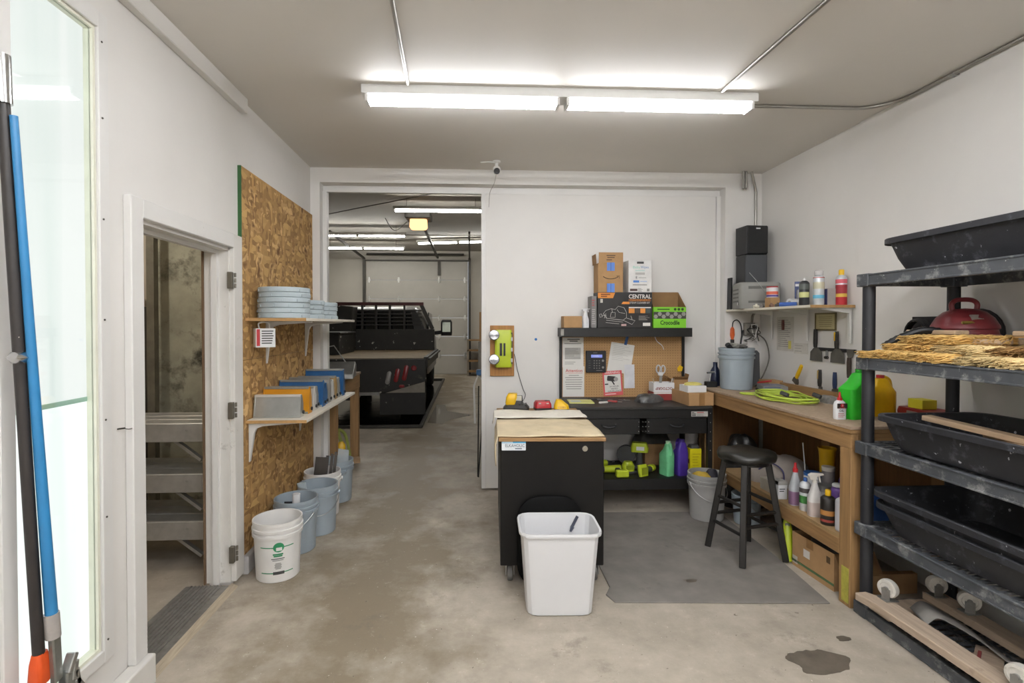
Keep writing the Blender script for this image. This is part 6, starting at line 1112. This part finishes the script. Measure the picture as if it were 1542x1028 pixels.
t = thing('cable_coil', 'black cable wound on a holder on the right wall beside the rack post', 'cable', (2.74, 2.98, 1.53)); MB().box(.02, .035, -.09, .09, -.12, .12).build('holder_plate', blackp, t)
for k in range(6): MB().tube([(-.005-.008*k, .085*math.cos(a)*(1-.03*k), .10*math.sin(a)*(1+.03*math.sin(k))) for a in [2*PI*i/20 for i in range(20)]], .008, 6, True).build('winding', blackp, t, smooth=50)
# ---- upturned dolly on the bottom shelf
dl = thing('upturned_dolly', 'upside-down wooden dolly with casters on the bottom rack shelf', 'dolly', (0, 0, 0)); dw = mat('dolly_wood', '#b3a08c', .8, var=.15, scale=4, grain=1, dirt=('#8c7a68', .25, 9))
DZ = .068
MB().prism([(2.08, 2.655), (2.143, 2.66), (2.215, 2.56), (2.215, 1.70), (2.125, 1.70), (2.10, 2.55)], DZ+.045, DZ+.085, 'z').build('side_board', dw, dl, bevel=.004); MB().box(2.455, 2.555, 1.70, 2.65, DZ+.045, DZ+.085).build('side_board', dw, dl, bevel=.004)
MB().box(2.15, 2.56, 2.51, 2.645, DZ+.003, DZ+.045).build('cross_board', dw, dl, bevel=.003); MB().box(2.14, 2.56, 1.84, 1.98, DZ+.003, DZ+.045).build('cross_board', dw, dl, bevel=.003)
cr = mat('caster_white', '#d3cfc6', .5, var=.12, scale=30, dirt=('#7d786e', .25, 30))
for x, y, a in ((2.20, 2.575, 20), (2.49, 2.60, 75), (2.51, 2.44, 55), (2.17, 1.9, 10), (2.5, 1.9, 70)):
    c_ = MB().box(x-.035, x+.035, y-.03, y+.03, DZ+.085, DZ+.09).build('caster_plate', steel, dl); M = Matrix.Translation((x, y, DZ+.09)) @ Matrix.Rotation(R(a), 4, 'Z')
    MB().box(-.022, -.018, -.02, .02, 0, .055, M).box(.018, .022, -.02, .02, 0, .055, M).build('caster_fork', steel, c_)
    MB().lathe([(.012, -.017), (.030, -.015), (.033, -.019), (.045, -.016), (.048, 0), (.045, .016), (.033, .019), (.030, .015), (.012, .017)], 24, M=M @ Matrix.Translation((0, 0, .055)) @ Matrix.Rotation(PI/2, 4, 'Y')).build('caster_wheel', cr, c_, smooth=35); MB().cyl(M @ Vector((-.026, 0, .055)), M @ Vector((.026, 0, .055)), .012, n=12).build('axle', steel, c_, smooth=40)
t = thing('grey_strap', 'grey rubber strap draped over the bottom rack shelf between the dolly boards', 'strap', (0, 0, 0)); b = MB()
P = spline([(2.24, 2.44, DZ+.07), (2.28, 2.42, DZ+.115), (2.33, 2.38, DZ+.10), (2.38, 2.30, DZ+.07), (2.42, 2.24, DZ+.03), (2.44, 2.18, DZ+.012)], 5)
for p in P: b.v += [(p.x-.02, p.y-.07, p.z), (p.x+.02, p.y+.07, p.z+.006)]
b.f = [(2*i, 2*i+2, 2*i+3, 2*i+1) for i in range(len(P)-1)]; o = b.build('strap', mat('strap_grey', '#85827d', .6, var=.12), t, smooth=60); o.modifiers.new('s', 'SOLIDIFY').thickness = .005
tag(MB().box(-.10, .10, -.05, .05, 0, .012).build('wood_chip', dw, loc=(2.36, 2.20, DZ), rot=(0, 0, R(40))), 'thin painted wood piece lying between the dolly boards', 'offcut')
tag(MB().box(-.11, .0, -.006, .006, .012, .022).build('red_strip', flat('#8c3b3a'), loc=(2.36, 2.24, DZ), rot=(0, 0, R(40))), 'narrow red strip lying beside the thin wood piece', 'strip')
tag(MB().rl([(.05, .09, .015, 0), (.05, .09, .015, .03)]).build('soap_block', flat('#cfc6a4'), loc=(2.36, 1.95, DZ)), 'pale cream block lying on the bottom rack shelf', 'block')
